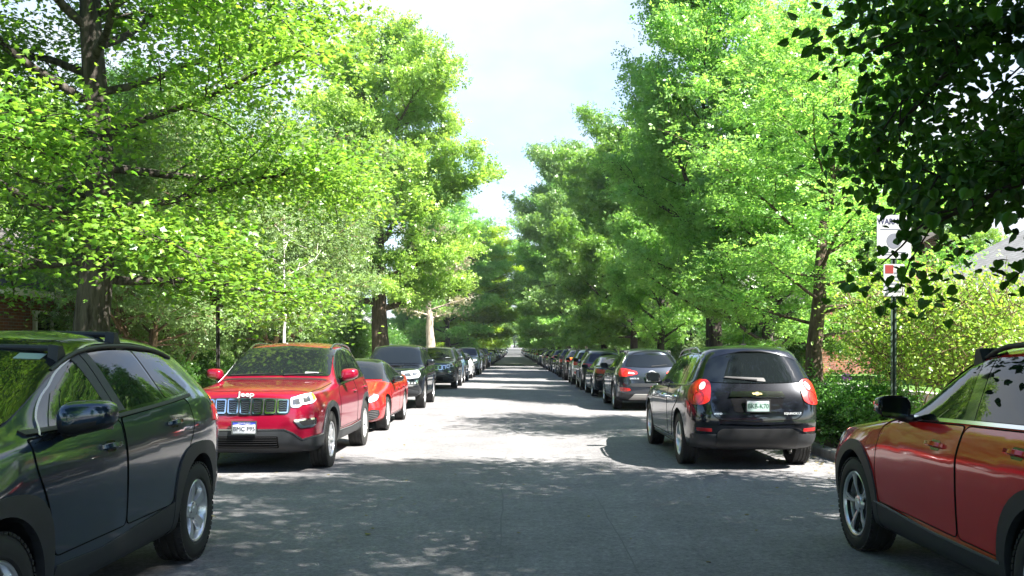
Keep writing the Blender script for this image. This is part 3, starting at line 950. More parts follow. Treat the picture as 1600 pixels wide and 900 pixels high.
    c.panel('bumper_cover', rounded([(-.8, .34), (-.8, .56), (.8, .56), (.8, .34)], .06), 'rear', M['clad'], off=.012)
    if script:
        c.badge_flat('Jeep', 'front', 0, 1.052, .095, M['white_badge'], 1.3, 'bonnet_badge', .25)
    if plate:
        c.plate('front', .625, [('BMC F95', 0, -.018, .082, .92, M['plate_ink']), ('COLORADO', 0, .056, .024, 1.2, M['plate'])], 'white', .035, x=.0)
    return c

# ---- saloon
P_ORED = paint('bright_red_paint', (0.34, 0.010, 0.012), .15, .3)
def model_saloon(pm, roofmat=None):
    c = Car('parked_car', 4.88, 1.84, 1.445, .98, 2.825, .338, .222, .39,
        [(.1, .72, .55, .71, .70, .66, .79, .22), (.22, .77, .60, .755, .80, .72, .89, .18), (.90, .88, .64, .865, .86, .82, .918, .17),
         (1.30, .95, .68, .935, .87, .88, .918, .17), (1.48, .985, .70, .965, .875, .91, .918, .17), (1.95, 1.25, .64, 1.20, .87, .925, .918, .17),
         (2.40, 1.415, .575, 1.36, .865, .94, .918, .17), (2.90, 1.445, .565, 1.38, .86, .955, .918, .17), (3.45, 1.405, .55, 1.34, .855, .975, .918, .17),
         (4.00, 1.22, .56, 1.18, .85, 1.0, .918, .18), (4.35, 1.09, .60, 1.07, .845, 1.02, .915, .20), (4.60, 1.07, .62, 1.055, .82, 1.01, .90, .22), (4.84, 1.05, .58, 1.04, .74, .99, .83, .28)],
        [.12, .10, .03, .0, .0, .03, .05, .09, .10, .10], [4.74, 4.76, 4.84, 4.86, 4.86, 4.84, 4.82, 4.80, 4.82, 4.82], (.14, .06), pm, False,
        {'long': {5: (0, 99, .3), 4: (2, 99, .3), 7: (4, 9, .25), 2: (0, 99, .3)}, 'ring': {4: (6, 9, .5), 10: (6, 9, .4)}}, roofmat)
    c.wheels(.24, STY_SPLIT, M['alloy'])
    dlo = [(1.74, .948), (2.04, 1.16), (2.32, 1.30), (2.6, 1.375), (3.1, 1.37), (3.5, 1.30), (3.9, 1.12), (4.02, 1.03), (3.6, .985), (2.7, .965)]
    c.glazing(dlo, [[(1.86, .972), (2.08, 1.15), (2.34, 1.285), (2.58, 1.358), (2.68, 1.355), (2.74, .985)], [(2.84, .987), (2.78, 1.357), (3.08, 1.352), (3.42, 1.295), (3.50, 1.01)],
                    [(3.56, 1.012), (3.49, 1.275), (3.86, 1.11), (3.94, 1.04), (3.7, 1.015)]], M['satin'], None, .014)
    c.doors([[(1.42, .30), (1.40, .82), (1.56, .93), (2.76, .965), (2.78, .30)], [(2.79, .30), (2.785, .965), (3.62, .985), (3.72, .93), (3.55, .75), (3.36, .58), (3.22, .30)]], [(2.52, .80), (3.46, .82)], pm)
    for sg in ('+', '-'):
        k = 'wrapF' + sg
        c.panel('headlamp', rounded([(.44, .60), (.42, .655), (.75, .70), (1.08, .755), (1.12, .72), (.85, .625), (.6, .595)], .02), k, M['lamp'], off=.016, thick=.025, grid=.03)
        c.panel('fog_bezel', rounded([(.56, .26), (.55, .36), (.72, .47), (.92, .46), (.98, .36), (.80, .26)], .03), k, M['black'], off=.010)
        for r in range(5):
            c.panel('vent_bar', strip([(.60 + r * .02, .285 + r * .036), (.92 - r * .005, .315 + r * .032)], .011), k, M['satin'], off=.015, grid=.2)
        c.panel('tail_lamp', rounded([(.34, .84), (.34, .93), (.75, .97), (1.06, .99), (1.05, .90), (.8, .82)], .03), 'wrapR' + sg, M['red_lamp'], off=.010)
        c.panel('sill_cladding', rounded([(1.42, .19), (1.44, .27), (3.25, .27), (3.27, .19)], .02), 'side' + sg, M['black'], off=.009)
    c.panel('grille', rounded([(-.50, .235), (-.62, .40), (-.35, .52), (.35, .52), (.62, .40), (.50, .235)], .04), 'front', M['black'], off=.010)
    for r in range(5):
        c.panel('grille_bar', strip([(-.48, .29 + r * .045), (0, .285 + r * .045), (.48, .29 + r * .045)], .009), 'front', M['clad'], off=.016, grid=.3)
    c.panel('upper_grille', strip([(-.40, .585), (-.2, .60), (0, .605), (.2, .60), (.40, .585)], .045), 'front', M['gloss_black'], off=.008)
    c.panel('windscreen', rounded([(-.70, 1.005), (-.565, 1.375), (0, 1.405), (.565, 1.375), (.70, 1.005), (0, 1.01)], .05), 'screen', M['glass'], off=.011, grid=.035, step=.025)
    c.panel('rear_window', rounded([(-.64, 1.10), (-.50, 1.345), (.50, 1.345), (.64, 1.10)], .05), 'rear', M['glass'], off=.011, grid=.035, step=.025)
    c.panel('bumper_cover', rounded([(-.66, .24), (-.70, .40), (.70, .40), (.66, .24)], .05), 'rear', M['black'], off=.010)
    c.mirror(1.80, 1.02, (.16, .24, .15), roofmat, None)
    c.plate('rear', .80, [], 'white', .022)
    return c

# ---- tall, square off-road wagon
P_BLK = paint('charcoal_paint', (0.005, 0.007, 0.010), .4, .3)
def model_square_wagon(pm):
    c = Car('parked_car', 4.82, 1.925, 1.80, .90, 2.79, .39, .255, .46,
        [(.1, 1.08, .60, 1.07, .76, 1.03, .85, .36), (.20, 1.12, .66, 1.105, .84, 1.06, .93, .32), (.85, 1.165, .70, 1.155, .885, 1.09, .96, .31),
         (1.40, 1.19, .74, 1.175, .895, 1.11, .96, .31), (1.52, 1.205, .76, 1.19, .90, 1.12, .96, .31), (1.85, 1.52, .72, 1.47, .895, 1.13, .96, .31),
         (2.15, 1.74, .68, 1.68, .89, 1.135, .96, .31), (2.80, 1.80, .665, 1.73, .885, 1.14, .96, .31), (3.70, 1.79, .655, 1.715, .88, 1.155, .96, .31),
         (4.40, 1.76, .64, 1.68, .87, 1.165, .955, .34), (4.78, 1.70, .60, 1.63, .80, 1.17, .88, .40)],
        [.12, .08, .02, .0, .02, .06, .07, .11, .11, .11], [4.66, 4.70, 4.80, 4.81, 4.78, 4.72, 4.70, 4.56, 4.60, 4.62], (.08, .05), pm, False, CR_SUV)
    c.wheels(.232, STY7, M['alloy'])
    dlo = [(1.60, 1.145), (1.90, 1.46), (2.15, 1.66), (2.5, 1.70), (3.4, 1.705), (4.3, 1.67), (4.60, 1.60), (4.62, 1.25), (4.2, 1.21), (3.2, 1.18)]
    c.glazing(dlo, [[(1.74, 1.175), (1.96, 1.45), (2.20, 1.64), (2.62, 1.675), (2.70, 1.20)], [(2.80, 1.20), (2.74, 1.68), (3.55, 1.675), (3.62, 1.225)], [(3.72, 1.225), (3.70, 1.67), (4.28, 1.65), (4.54, 1.59), (4.56, 1.27), (4.2, 1.235)]], None)
    c.doors([[(1.46, .52), (1.44, 1.05), (1.56, 1.13), (2.74, 1.17), (2.76, .52)], [(2.77, .52), (2.765, 1.17), (3.66, 1.20), (3.70, 1.0), (3.40, .84), (3.22, .62), (3.2, .52)]], [(2.50, 1.02), (3.46, 1.04)], pm)
    for sg in ('+', '-'):
        k = 'wrapF' + sg
        hl = c.panel('headlamp', rounded([(.42, .86), (.36, 1.035), (.75, 1.06), (1.02, 1.075), (1.02, .95), (.88, .87), (.6, .83)], .03), k, M['lamp'], off=.012, thick=.02)
        c.panel('lamp_bezel', rounded([(.48, .90), (.45, .985), (.62, 1.0), (.66, .90)], .03), k, M['lamp_dark'], hl, off=.0145)
        c.panel('lamp_bezel', rounded([(.72, .92), (.70, 1.0), (.86, 1.02), (.86, .94)], .03), k, M['lamp_dark'], hl, off=.0145)
        c.panel('fog_bezel', rounded([(.44, .64), (.48, .775), (.86, .80), (.86, .67), (.7, .635)], .03), k, M['chrome'], off=.014)
        fl = c.panel('fog_lamp', rounded([(.52, .675), (.53, .745), (.80, .765), (.80, .69)], .02), k, M['lamp_dark'], off=.018)
        for x in (.59, .68, .76):
            c.panel('fog_lens', arc(x, .72, .024, 0, 330, 11), k, M['lamp'], fl, off=.021, grid=.1, step=.05)
        c.panel('tail_lamp', rounded([(.60, .95), (.60, 1.16), (.98, 1.2), (.96, .98)], .03), 'wrapR' + sg, M['red_lamp'], off=.012)
        c.band('arch_trim', arc(c.fo, .405, .485, 2, 178, 22), 'side' + sg, .045, pm, off=.022, closed=False)
        c.band('arch_trim', arc(c.fo + c.wb, .405, .485, 2, 178, 22), 'side' + sg, .045, pm, off=.022, closed=False)
        c.panel('side_step', rounded([(1.45, .34), (1.45, .44), (3.2, .44), (3.2, .34)], .02), 'side' + sg, M['black'], off=.03, thick=.05)
    c.panel('grille', rounded([(-.42, .80), (-.40, 1.02), (.40, 1.02), (.42, .80)], .04), 'front', M['black'], off=.012)
    for r in range(4):
        c.panel('grille_bar', strip([(-.38, .84 + r * .05), (.38, .84 + r * .05)], .012), 'front', M['clad'], off=.017, grid=.3)
    c.panel('bumper_trim', rounded([(-.44, .755), (-.40, .79), (.40, .79), (.44, .755)], .01), 'front', M['chrome'], off=.016)
    c.panel('bumper_cover', rounded([(-.80, .36), (-.84, .50), (-.4, .60), (.4, .60), (.84, .50), (.80, .36)], .04), 'front', M['clad'], off=.012)
    c.panel('skid_plate', rounded([(-.4, .36), (-.36, .46), (.36, .46), (.4, .36)], .02), 'front', M['satin'], off=.02)
    c.panel('windscreen', rounded([(-.74, 1.235), (-.665, 1.70), (0, 1.735), (.665, 1.70), (.74, 1.235), (0, 1.24)], .05), 'screen', M['glass'], off=.011, grid=.035, step=.025)
    c.panel('bonnet_scoop', rounded([(-.30, .75), (-.34, 1.25), (.34, 1.25), (.30, .75)], .05), 'top', pm, off=.035, thick=.04)
    c.panel('rear_window', rounded([(-.68, 1.22), (-.60, 1.62), (.60, 1.62), (.68, 1.22)], .05), 'rear', M['glass'], off=.011, grid=.035, step=.025)
    c.panel('bumper_cover', rounded([(-.84, .42), (-.84, .62), (.84, .62), (.84, .42)], .05), 'rear', M['clad'], off=.03, thick=.05)
    c.mirror(1.84, 1.27, (.18, .25, .21), None, None)
    c.rails(2.3, 4.3, .68, .05, M['satin'], .02)
    c.plate('rear', .92, [], 'white', .022)
    return c

# ---- mid-size crossover with tall round-cornered tail lamps (dark, tail towards us)
P_DGREY = paint('dark_grey_paint', (0.004, 0.005, 0.008), .3, .28)
def model_round_tail(pm):
    c = Car('parked_car', 4.77, 1.842, 1.70, .97, 2.857, .366, .235, .425,
        [(.1, .94, .56, .93, .70, .88, .79, .26), (.22, 1.0, .60, .985, .80, .94, .89, .21), (.85, 1.06, .63, 1.05, .865, 1.0, .92, .20),
         (1.32, 1.09, .67, 1.075, .875, 1.03, .92, .20), (1.48, 1.105, .69, 1.09, .88, 1.045, .92, .20), (1.92, 1.41, .66, 1.36, .878, 1.06, .92, .20),
         (2.34, 1.62, .615, 1.555, .875, 1.075, .92, .20), (2.95, 1.69, .61, 1.61, .87, 1.09, .92, .20), (3.65, 1.69, .62, 1.61, .865, 1.13, .92, .20),
         (4.22, 1.675, .62, 1.60, .855, 1.16, .915, .22), (4.70, 1.64, .61, 1.58, .81, 1.18, .87, .30)],
        [.12, .10, .03, .0, .0, .04, .06, .10, .11, .11], [4.56, 4.62, 4.73, 4.76, 4.70, 4.60, 4.57, 4.36, 4.38, 4.40], (.10, .07), pm, False, CR_SUV)
    c.wheels(.232, STY_SPLIT, M['alloy'])
    dlo = [(1.58, 1.075), (1.96, 1.39), (2.26, 1.545), (2.6, 1.59), (3.3, 1.595), (3.9, 1.565), (4.28, 1.50), (4.42, 1.20), (4.2, 1.145), (3.2, 1.115)]
    c.glazing(dlo, [[(1.74, 1.105), (2.02, 1.37), (2.30, 1.525), (2.60, 1.57), (2.80, 1.573), (2.88, 1.125)], [(2.98, 1.13), (2.90, 1.573), (3.3, 1.573), (3.62, 1.56), (3.74, 1.15)], [(3.84, 1.152), (3.74, 1.553), (3.92, 1.545), (4.24, 1.485), (4.35, 1.21), (4.18, 1.168)]], M['satin'], None, .012)
    c.doors([[(1.44, .36), (1.42, .96), (1.54, 1.055), (2.90, 1.10), (2.92, .36)], [(2.93, .36), (2.925, 1.10), (3.82, 1.125), (3.90, 1.05), (3.72, .88), (3.40, .74), (3.28, .5), (3.24, .36)]], [(2.64, .945), (3.64, .965)], M['chrome'])
    for sg in ('+', '-'):
        k = 'wrapR' + sg
        tl = c.panel('tail_lamp', rounded([(.72, .905), (.655, .945), (.645, 1.06), (.675, 1.185), (.78, 1.225), (.94, 1.23), (1.05, 1.17), (1.09, 1.06), (1.04, .95), (.92, .895), (.80, .89)], .03), k, M['red_lamp'], off=.016, thick=.03)
        c.band('lamp_rim', arc(.815, 1.14, .066, 0, 345, 22), k, .014, M['red_dark'], tl, off=.021, thick=-.01)
        c.panel('reverse_lamp', arc(.815, 1.14, .05, 0, 342, 18), k, M['clear_lamp'], tl, off=.020, grid=.05)
        c.band('lamp_rim', arc(.83, .985, .08, 0, 345, 22), k, .010, M['red_dark'], tl, off=.020, thick=-.01)
        c.panel('reflector', rounded([(.62, .535), (.62, .58), (.84, .59), (.84, .545)], .012), k, M['red_dark'], off=.008)
        c.panel('headlamp', rounded([(.46, .74), (.44, .86), (.8, .96), (1.1, 1.0), (1.08, .9), (.8, .78)], .03), 'wrapF' + sg, M['lamp'], off=.01)
        c.panel('sill_cladding', rounded([(1.42, .225), (1.44, .30), (3.30, .30), (3.32, .225)], .02), 'side' + sg, M['clad'], off=.010)
    c.panel('windscreen', rounded([(-.69, 1.135), (-.60, 1.585), (0, 1.625), (.60, 1.585), (.69, 1.135), (0, 1.145)], .05), 'screen', M['glass'], off=.011, grid=.035, step=.025)
    c.panel('grille', rounded([(-.44, .56), (-.46, .84), (.46, .84), (.44, .56)], .05), 'front', M['black'], off=.008)
    c.panel('grille_bar', strip([(-.44, .71), (.44, .71)], .05), 'front', pm, off=.014)
    c.panel('bumper_cover', rounded([(-.7, .27), (-.75, .45), (.75, .45), (.7, .27)], .05), 'front', M['clad'], off=.010)
    # tail: spoiler, glass, tailgate, handle bar, plate, letters
    c.panel('spoiler', rounded([(-.62, 4.10), (-.61, 4.385), (0, 4.41), (.61, 4.385), (.62, 4.10), (0, 4.06)], .04), 'top', pm, off=.016, thick=.03)
    rw = c.panel('rear_window', rounded([(-.685, 1.20), (-.66, 1.36), (-.595, 1.55), (-.45, 1.575), (0, 1.585), (.45, 1.575), (.595, 1.55), (.66, 1.36), (.685, 1.20), (.4, 1.185), (0, 1.18), (-.4, 1.185)], .04), 'rear', M['glass'], off=.011, grid=.035, step=.025)
    c.band('tailgate_gap', rounded([(-.625, 1.185), (-.635, 1.02), (-.625, .88), (-.60, .76), (-.52, .70), (0, .675), (.52, .70), (.60, .76), (.625, .88), (.635, 1.02), (.625, 1.185)], .03)[4:-4], 'rear', .010, M['seam'], off=.003, closed=False)
    hb = c.panel('tailgate_bar', rounded([(-.38, .995), (-.34, 1.065), (0, 1.075), (.34, 1.065), (.38, .995), (0, 1.0)], .008), 'rear', M['chrome'], off=.022, thick=.03)
    c.panel('tailgate_emblem', [(-.07, 1.024), (-.056, 1.046), (-.02, 1.046), (-.02, 1.056), (.02, 1.056), (.02, 1.046), (.07, 1.046), (.056, 1.024), (.02, 1.024), (.02, 1.014), (-.02, 1.014), (-.02, 1.024)], 'rear', M['gold_badge'], hb, off=.028, grid=.1)
    c.panel('plate_recess', rounded([(-.31, .80), (-.36, .99), (.36, .99), (.31, .80), (0, .785)], .04), 'rear', M['gloss_black'], off=.004)
    c.plate('rear', .885, [('BKB-K70', 0, -.006, .088, .86, M['plate_green'])], 'green', .022, 0, x=0)
    c.badge('AWD', 'rear', .53, .775, .034, M['white_badge'], 1.3, 'tailgate_badge')
    c.badge('EQUINOX LT', 'rear', -.47, .78, .040, M['white_badge'], 1.0, 'tailgate_badge')
    c.band('bumper_ledge', [(-.80, .72), (-.60, .665), (0, .645), (.60, .665), (.80, .72)], 'rear', .03, pm, off=.012, closed=False)
    c.panel('bumper_cover', rounded([(-.84, .30), (-.86, .50), (.86, .50), (.84, .30), (0, .27)], .03), 'rear', M['clad'], off=.006)
    c.panel('bumper_insert', rounded([(-.54, .33), (-.54, .53), (-.47, .575), (.47, .575), (.54, .53), (.54, .33)], .03), 'rear', M['black'], off=.018, thick=.03)
    c.wiper((-.02, 1.215), (.42, 1.25), 'rear', .022)
    w = c.panel('wiper_cover', rounded([(-.14, 1.195), (-.12, 1.245), (.40, 1.267), (.42, 1.245)], .015), 'rear', M['black'], off=.02, thick=.02)
    c.rails(2.35, 3.95, .61, .07, M['satin'], .02)
    c.mirror(1.92, 1.19, (.17, .24, .18), M['gloss_black'], M['black'])
    a = MB(); h, _ = c.cast('top', .0, 3.9); a.tube([(0, 3.92, h.z), (0, 3.94, h.z + .05), (0, 4.05, h.z + .30)], [.012, .005, .002], 6); a.box((0, 3.9, h.z + .012), (.07, .12, .03))
    c.emit('roof_antenna', a.mesh('roof_antenna'), None, [M['black']])
    return c

# ---- sleek compact crossover (ruby, nearest of the row with tails towards us)
P_RUBY = paint('ruby_paint', (0.46, 0.008, 0.005), .2, .22)
def model_sleek(pm, detail=True):
    c = Car('parked_car', 4.55, 1.842, 1.675, .90, 2.70, .366, .228, .425,
        [(.1, .92, .52, .91, .66, .85, .76, .28), (.22, .98, .58, .965, .78, .92, .885, .22), (.85, 1.04, .62, 1.025, .86, .98, .92, .21),
         (1.34, 1.10, .66, 1.085, .872, 1.05, .92, .21), (1.50, 1.115, .68, 1.10, .876, 1.07, .92, .21), (1.90, 1.42, .645, 1.37, .872, 1.085, .92, .21),
         (2.28, 1.61, .605, 1.55, .868, 1.10, .92, .21), (2.95, 1.675, .595, 1.60, .865, 1.115, .92, .21), (3.50, 1.655, .585, 1.58, .86, 1.14, .921, .21),
         (3.98, 1.60, .56, 1.51, .845, 1.17, .915, .23), (4.48, 1.53, .52, 1.46, .76, 1.14, .83, .32)],
        [.14, .12, .04, .0, .0, .04, .06, .10, .11, .11], [4.38, 4.42, 4.52, 4.54, 4.50, 4.38, 4.34, 4.12, 4.16, 4.18], (.12, .06), pm, False,
        {'long': {5: (0, 99, .35), 4: (2, 99, .45), 7: (4, 99, .25), 2: (0, 99, .3)}, 'ring': {4: (6, 9, .55), 6: (7, 9, .3)}})
    c.wheels(.25, STY_TWIN, M['alloy'])
    dlo = [(1.66, 1.11), (1.98, 1.325), (2.26, 1.475), (2.55, 1.55), (3.1, 1.555), (3.6, 1.505), (3.95, 1.40), (4.12, 1.27), (3.9, 1.185), (3.4, 1.155), (2.6, 1.135)]
    c.glazing(dlo, [[(1.80, 1.14), (2.02, 1.31), (2.28, 1.455), (2.42, 1.50), (2.58, 1.158)], [(2.73, 1.163), (2.58, 1.54), (3.05, 1.538), (3.40, 1.51), (3.52, 1.185)], [(3.60, 1.19), (3.48, 1.498), (3.62, 1.48), (3.92, 1.38), (4.05, 1.275), (3.86, 1.205)]], None)
    for sg in ('+', '-'):
        c.panel('belt_trim', strip([(1.68, 1.112), (2.6, 1.142), (3.4, 1.165), (3.9, 1.192)], .022), 'side' + sg, M['chrome'], off=.013)
        c.panel('door_pillar', [(2.57, 1.15), (2.40, 1.51), (2.535, 1.54), (2.72, 1.155)], 'side' + sg, M['gloss_black'], off=.0085, grid=.1)
        c.panel('sill_trim', strip([(1.36, .465), (2.3, .415), (3.14, .405)], .016), 'side' + sg, M['satin'], off=.018)
        c.panel('headlamp', rounded([(.40, .70), (.38, .78), (.7, .86), (1.02, .89), (1.02, .82), (.7, .74)], .02), 'wrapF' + sg, M['lamp'], off=.01)
        c.panel('tail_lamp', rounded([(.42, .95), (.42, 1.04), (.8, 1.08), (1.05, 1.09), (1.02, .98), (.75, .95)], .03), 'wrapR' + sg, M['red_lamp'], off=.012)
    c.doors([[(1.42, .47), (1.37, .70), (1.42, 1.0), (1.60, 1.09), (2.655, 1.125), (2.63, .98), (2.63, .44)], [(2.645, .44), (2.645, .98), (2.67, 1.125), (3.58, 1.15), (3.70, 1.06), (3.56, .88), (3.24, .72), (3.14, .5), (3.12, .43)]],
            [(2.34, .98), (3.30, 1.03)], pm)
    c.cladding(0, .07, None, .014, [(1.32, .24), (1.35, .455), (2.3, .405), (3.14, .395), (3.16, .24)], shape=2.3)
    c.panel('windscreen', rounded([(-.68, 1.12), (-.585, 1.575), (0, 1.61), (.585, 1.575), (.68, 1.12), (0, 1.13)], .05), 'screen', M['glass'], off=.011, grid=.035, step=.025)
    c.panel('grille', rounded([(-.36, .48), (-.50, .70), (-.45, .78), (.45, .78), (.50, .70), (.36, .48)], .04), 'front', M['black'], off=.008)
    c.band('grille_trim', [(-.50, .72), (-.36, .475), (.36, .475), (.50, .72)], 'front', .022, M['chrome'], off=.014, closed=False)
    c.panel('bumper_cover', rounded([(-.7, .29), (-.72, .42), (.72, .42), (.7, .29)], .05), 'front', M['clad'], off=.010)
    c.panel('rear_window', rounded([(-.62, 1.15), (-.51, 1.45), (.51, 1.45), (.62, 1.15)], .05), 'rear', M['glass'], off=.011, grid=.035, step=.025)
    c.panel('bumper_cover', rounded([(-.8, .33), (-.8, .58), (.8, .58), (.8, .33)], .05), 'rear', M['clad'], off=.012)
    c.plate('rear', .82, [], 'white', .022)
    c.mirror(1.84, 1.195, (.17, .25, .185), M['gloss_black'], M['black'])
    c.rails(2.36, 3.9, .585, .05, M['black'], .017)
    if detail:
        c.crossbars((2.30, 3.2), .585)
    c.fin(3.8, pm)
    return c

# ---- mid-size crossover with split tail lamps and a pale lower bumper (silver blue, tail towards us)
P_SGREY = paint('slate_grey_paint', (0.028, 0.034, 0.046), .6, .32)
def model_split_tail(pm, badge=True):
    c = Car('parked_car', 4.69, 1.88, 1.675, .92, 2.70, .366, .235, .42,
        [(.1, .96, .54, .95, .70, .90, .80, .26), (.22, 1.01, .60, .995, .81, .95, .91, .21), (.85, 1.06, .63, 1.045, .875, 1.0, .938, .20),
         (1.30, 1.09, .67, 1.075, .888, 1.03, .938, .20), (1.45, 1.105, .69, 1.09, .892, 1.045, .938, .20), (1.90, 1.41, .655, 1.36, .89, 1.06, .938, .20),
         (2.34, 1.615, .60, 1.55, .885, 1.075, .938, .20), (2.95, 1.675, .595, 1.60, .88, 1.09, .938, .20), (3.60, 1.66, .59, 1.58, .875, 1.12, .938, .20),
         (4.10, 1.62, .58, 1.535, .86, 1.15, .93, .22), (4.62, 1.57, .56, 1.50, .79, 1.16, .86, .32)],
        [.12, .10, .03, .0, .0, .04, .06, .10, .11, .11], [4.46, 4.52, 4.65, 4.67, 4.62, 4.52, 4.48, 4.26, 4.30, 4.32], (.10, .07), pm, True, CR_SUV)
    c.wheels(.24, STY_SPLIT, M['alloy'])
    dlo = [(1.56, 1.075), (1.94, 1.38), (2.24, 1.53), (2.6, 1.58), (3.2, 1.58), (3.8, 1.53), (4.12, 1.44), (4.26, 1.26), (4.0, 1.18), (3.2, 1.125)]
    c.glazing(dlo, [[(1.72, 1.105), (2.0, 1.36), (2.28, 1.51), (2.74, 1.562), (2.82, 1.125)], [(2.92, 1.13), (2.84, 1.562), (3.2, 1.56), (3.55, 1.535), (3.66, 1.165)], [(3.74, 1.17), (3.64, 1.528), (3.82, 1.51), (4.08, 1.43), (4.19, 1.265), (3.98, 1.20)]], M['satin'], None, .014)
    c.doors([[(1.42, .42), (1.40, .96), (1.52, 1.055), (2.84, 1.10), (2.86, .42)], [(2.87, .42), (2.865, 1.10), (3.72, 1.14), (3.80, 1.05), (3.62, .88), (3.34, .74), (3.18, .5), (3.16, .42)]], [(2.58, .95), (3.56, .975)], pm)
    c.cladding(0, .045, None, .010, [(1.38, .24), (1.40, .37), (3.16, .37), (3.18, .24)])
    for sg in ('+', '-'):
        k = 'wrapR' + sg
        tl = c.panel('tail_lamp', rounded([(.38, .985), (.40, 1.05), (.62, 1.105), (.92, 1.14), (1.08, 1.13), (1.06, 1.0), (.95, .92), (.72, .915), (.50, .955)], .02), k, M['red_lamp'], off=.014, thick=.02)
        c.panel('reverse_lamp', rounded([(.46, .985), (.48, 1.02), (.64, 1.035), (.66, .995)], .01), k, M['clear_lamp'], tl, off=.017)
        c.panel('reflector', rounded([(.56, .555), (.60, .61), (.92, .64), (.90, .535), (.7, .525)], .02), k, M['red_lamp'], off=.012)
        c.panel('headlamp', rounded([(.46, .78), (.44, .88), (.8, .95), (1.12, 1.0), (1.1, .92), (.8, .82)], .03), 'wrapF' + sg, M['lamp'], off=.01)
        c.panel('bumper_wing', rounded([(.50, .30), (.62, .45), (1.05, .52), (1.10, .30)], .03), k, M['clad'], off=.008)
    c.panel('windscreen', rounded([(-.69, 1.135), (-.59, 1.575), (0, 1.615), (.59, 1.575), (.69, 1.135), (0, 1.145)], .05), 'screen', M['glass'], off=.011, grid=.035, step=.025)
    c.panel('grille', rounded([(-.38, .56), (-.46, .84), (.46, .84), (.38, .56)], .05), 'front', M['chrome'], off=.008)
    c.panel('bumper_cover', rounded([(-.7, .27), (-.75, .45), (.75, .45), (.7, .27)], .05), 'front', M['clad'], off=.010)
    c.panel('spoiler', rounded([(-.57, 4.02), (-.56, 4.25), (0, 4.275), (.56, 4.25), (.57, 4.02), (0, 3.98)], .04), 'top', pm, off=.014, thick=.03)
    c.panel('rear_window', rounded([(-.68, 1.19), (-.57, 1.48), (0, 1.52), (.57, 1.48), (.68, 1.19), (.3, 1.16), (0, 1.155), (-.3, 1.16)], .04), 'rear', M['glass'], off=.011, grid=.035, step=.025)
    c.panel('skid_plate', rounded([(-.60, .30), (-.47, .455), (.47, .455), (.60, .30)], .03), 'rear', M['skid'], off=.014, thick=.02)
    c.panel('bumper_recess', rounded([(-.56, .65), (-.60, .74), (.60, .74), (.56, .65)], .03), 'rear', M['clad'], off=.004)
    c.band('tailgate_gap', [(-.62, 1.12), (-.60, .9), (-.56, .66), (0, .64), (.56, .66), (.60, .9), (.62, 1.12)], 'rear', .010, M['seam'], off=.003, closed=False)
    c.wiper((0, 1.18), (-.42, 1.22), 'rear', .02)
    if badge:
        c.band('tailgate_emblem', [(.085 * math.cos(R(a)), 1.02 + .045 * math.sin(R(a))) for a in range(0, 360, 15)], 'rear', .013, M['white_badge'], off=.008)
        c.panel('tailgate_emblem', strip([(-.045, .985), (-.025, 1.055)], .014), 'rear', M['white_badge'], off=.008)
        c.panel('tailgate_emblem', strip([(.025, .985), (.045, 1.055)], .014), 'rear', M['white_badge'], off=.008)
        c.panel('tailgate_emblem', strip([(-.04, 1.012), (.04, 1.028)], .014), 'rear', M['white_badge'], off=.008)
        c.badge('SANTA FE', 'rear', .47, .865, .055, M['white_badge'], 1.0, 'tailgate_badge')
    c.plate('rear', .875, [('AXN-731', 0, -.006, .085, .85, M['plate_green'])] if False else [], 'white', .025)
    c.mirror(1.88, 1.175, (.17, .24, .18), None, M['black'])
    c.rails(2.30, 4.0, .60, .05, M['black'], .018)
    c.crossbars((2.6, 3.75), .60)
    return c
# ================================================================ the street and what stands along it
KL, KR = -4.86, 4.70           # kerb faces

def strip_sheet(name, x0, x1, dz, m, y0=-70, y1=900, nx=1, bump=0.0):
    ys = list(np.arange(y0, 100, 2.0)) + list(np.arange(100, y1 + 1, 10.0))
    xs = np.linspace(x0, x1, nx + 1); rng = random.Random(5)
    V = []; F = []
    for y in ys:
        for x in xs:
            V.append((x, y, z0(y) + dz + (rng.uniform(-bump, bump) if bump else 0)))
    w = nx + 1
    for i in range(len(ys) - 1):
        for j in range(nx):
            F.append((i * w + j, i * w + j + 1, (i + 1) * w + j + 1, (i + 1) * w + j))
    o = link(name, raw_mesh(name, V, F, True), None, [m]); tag(o, kind='structure')
    return o

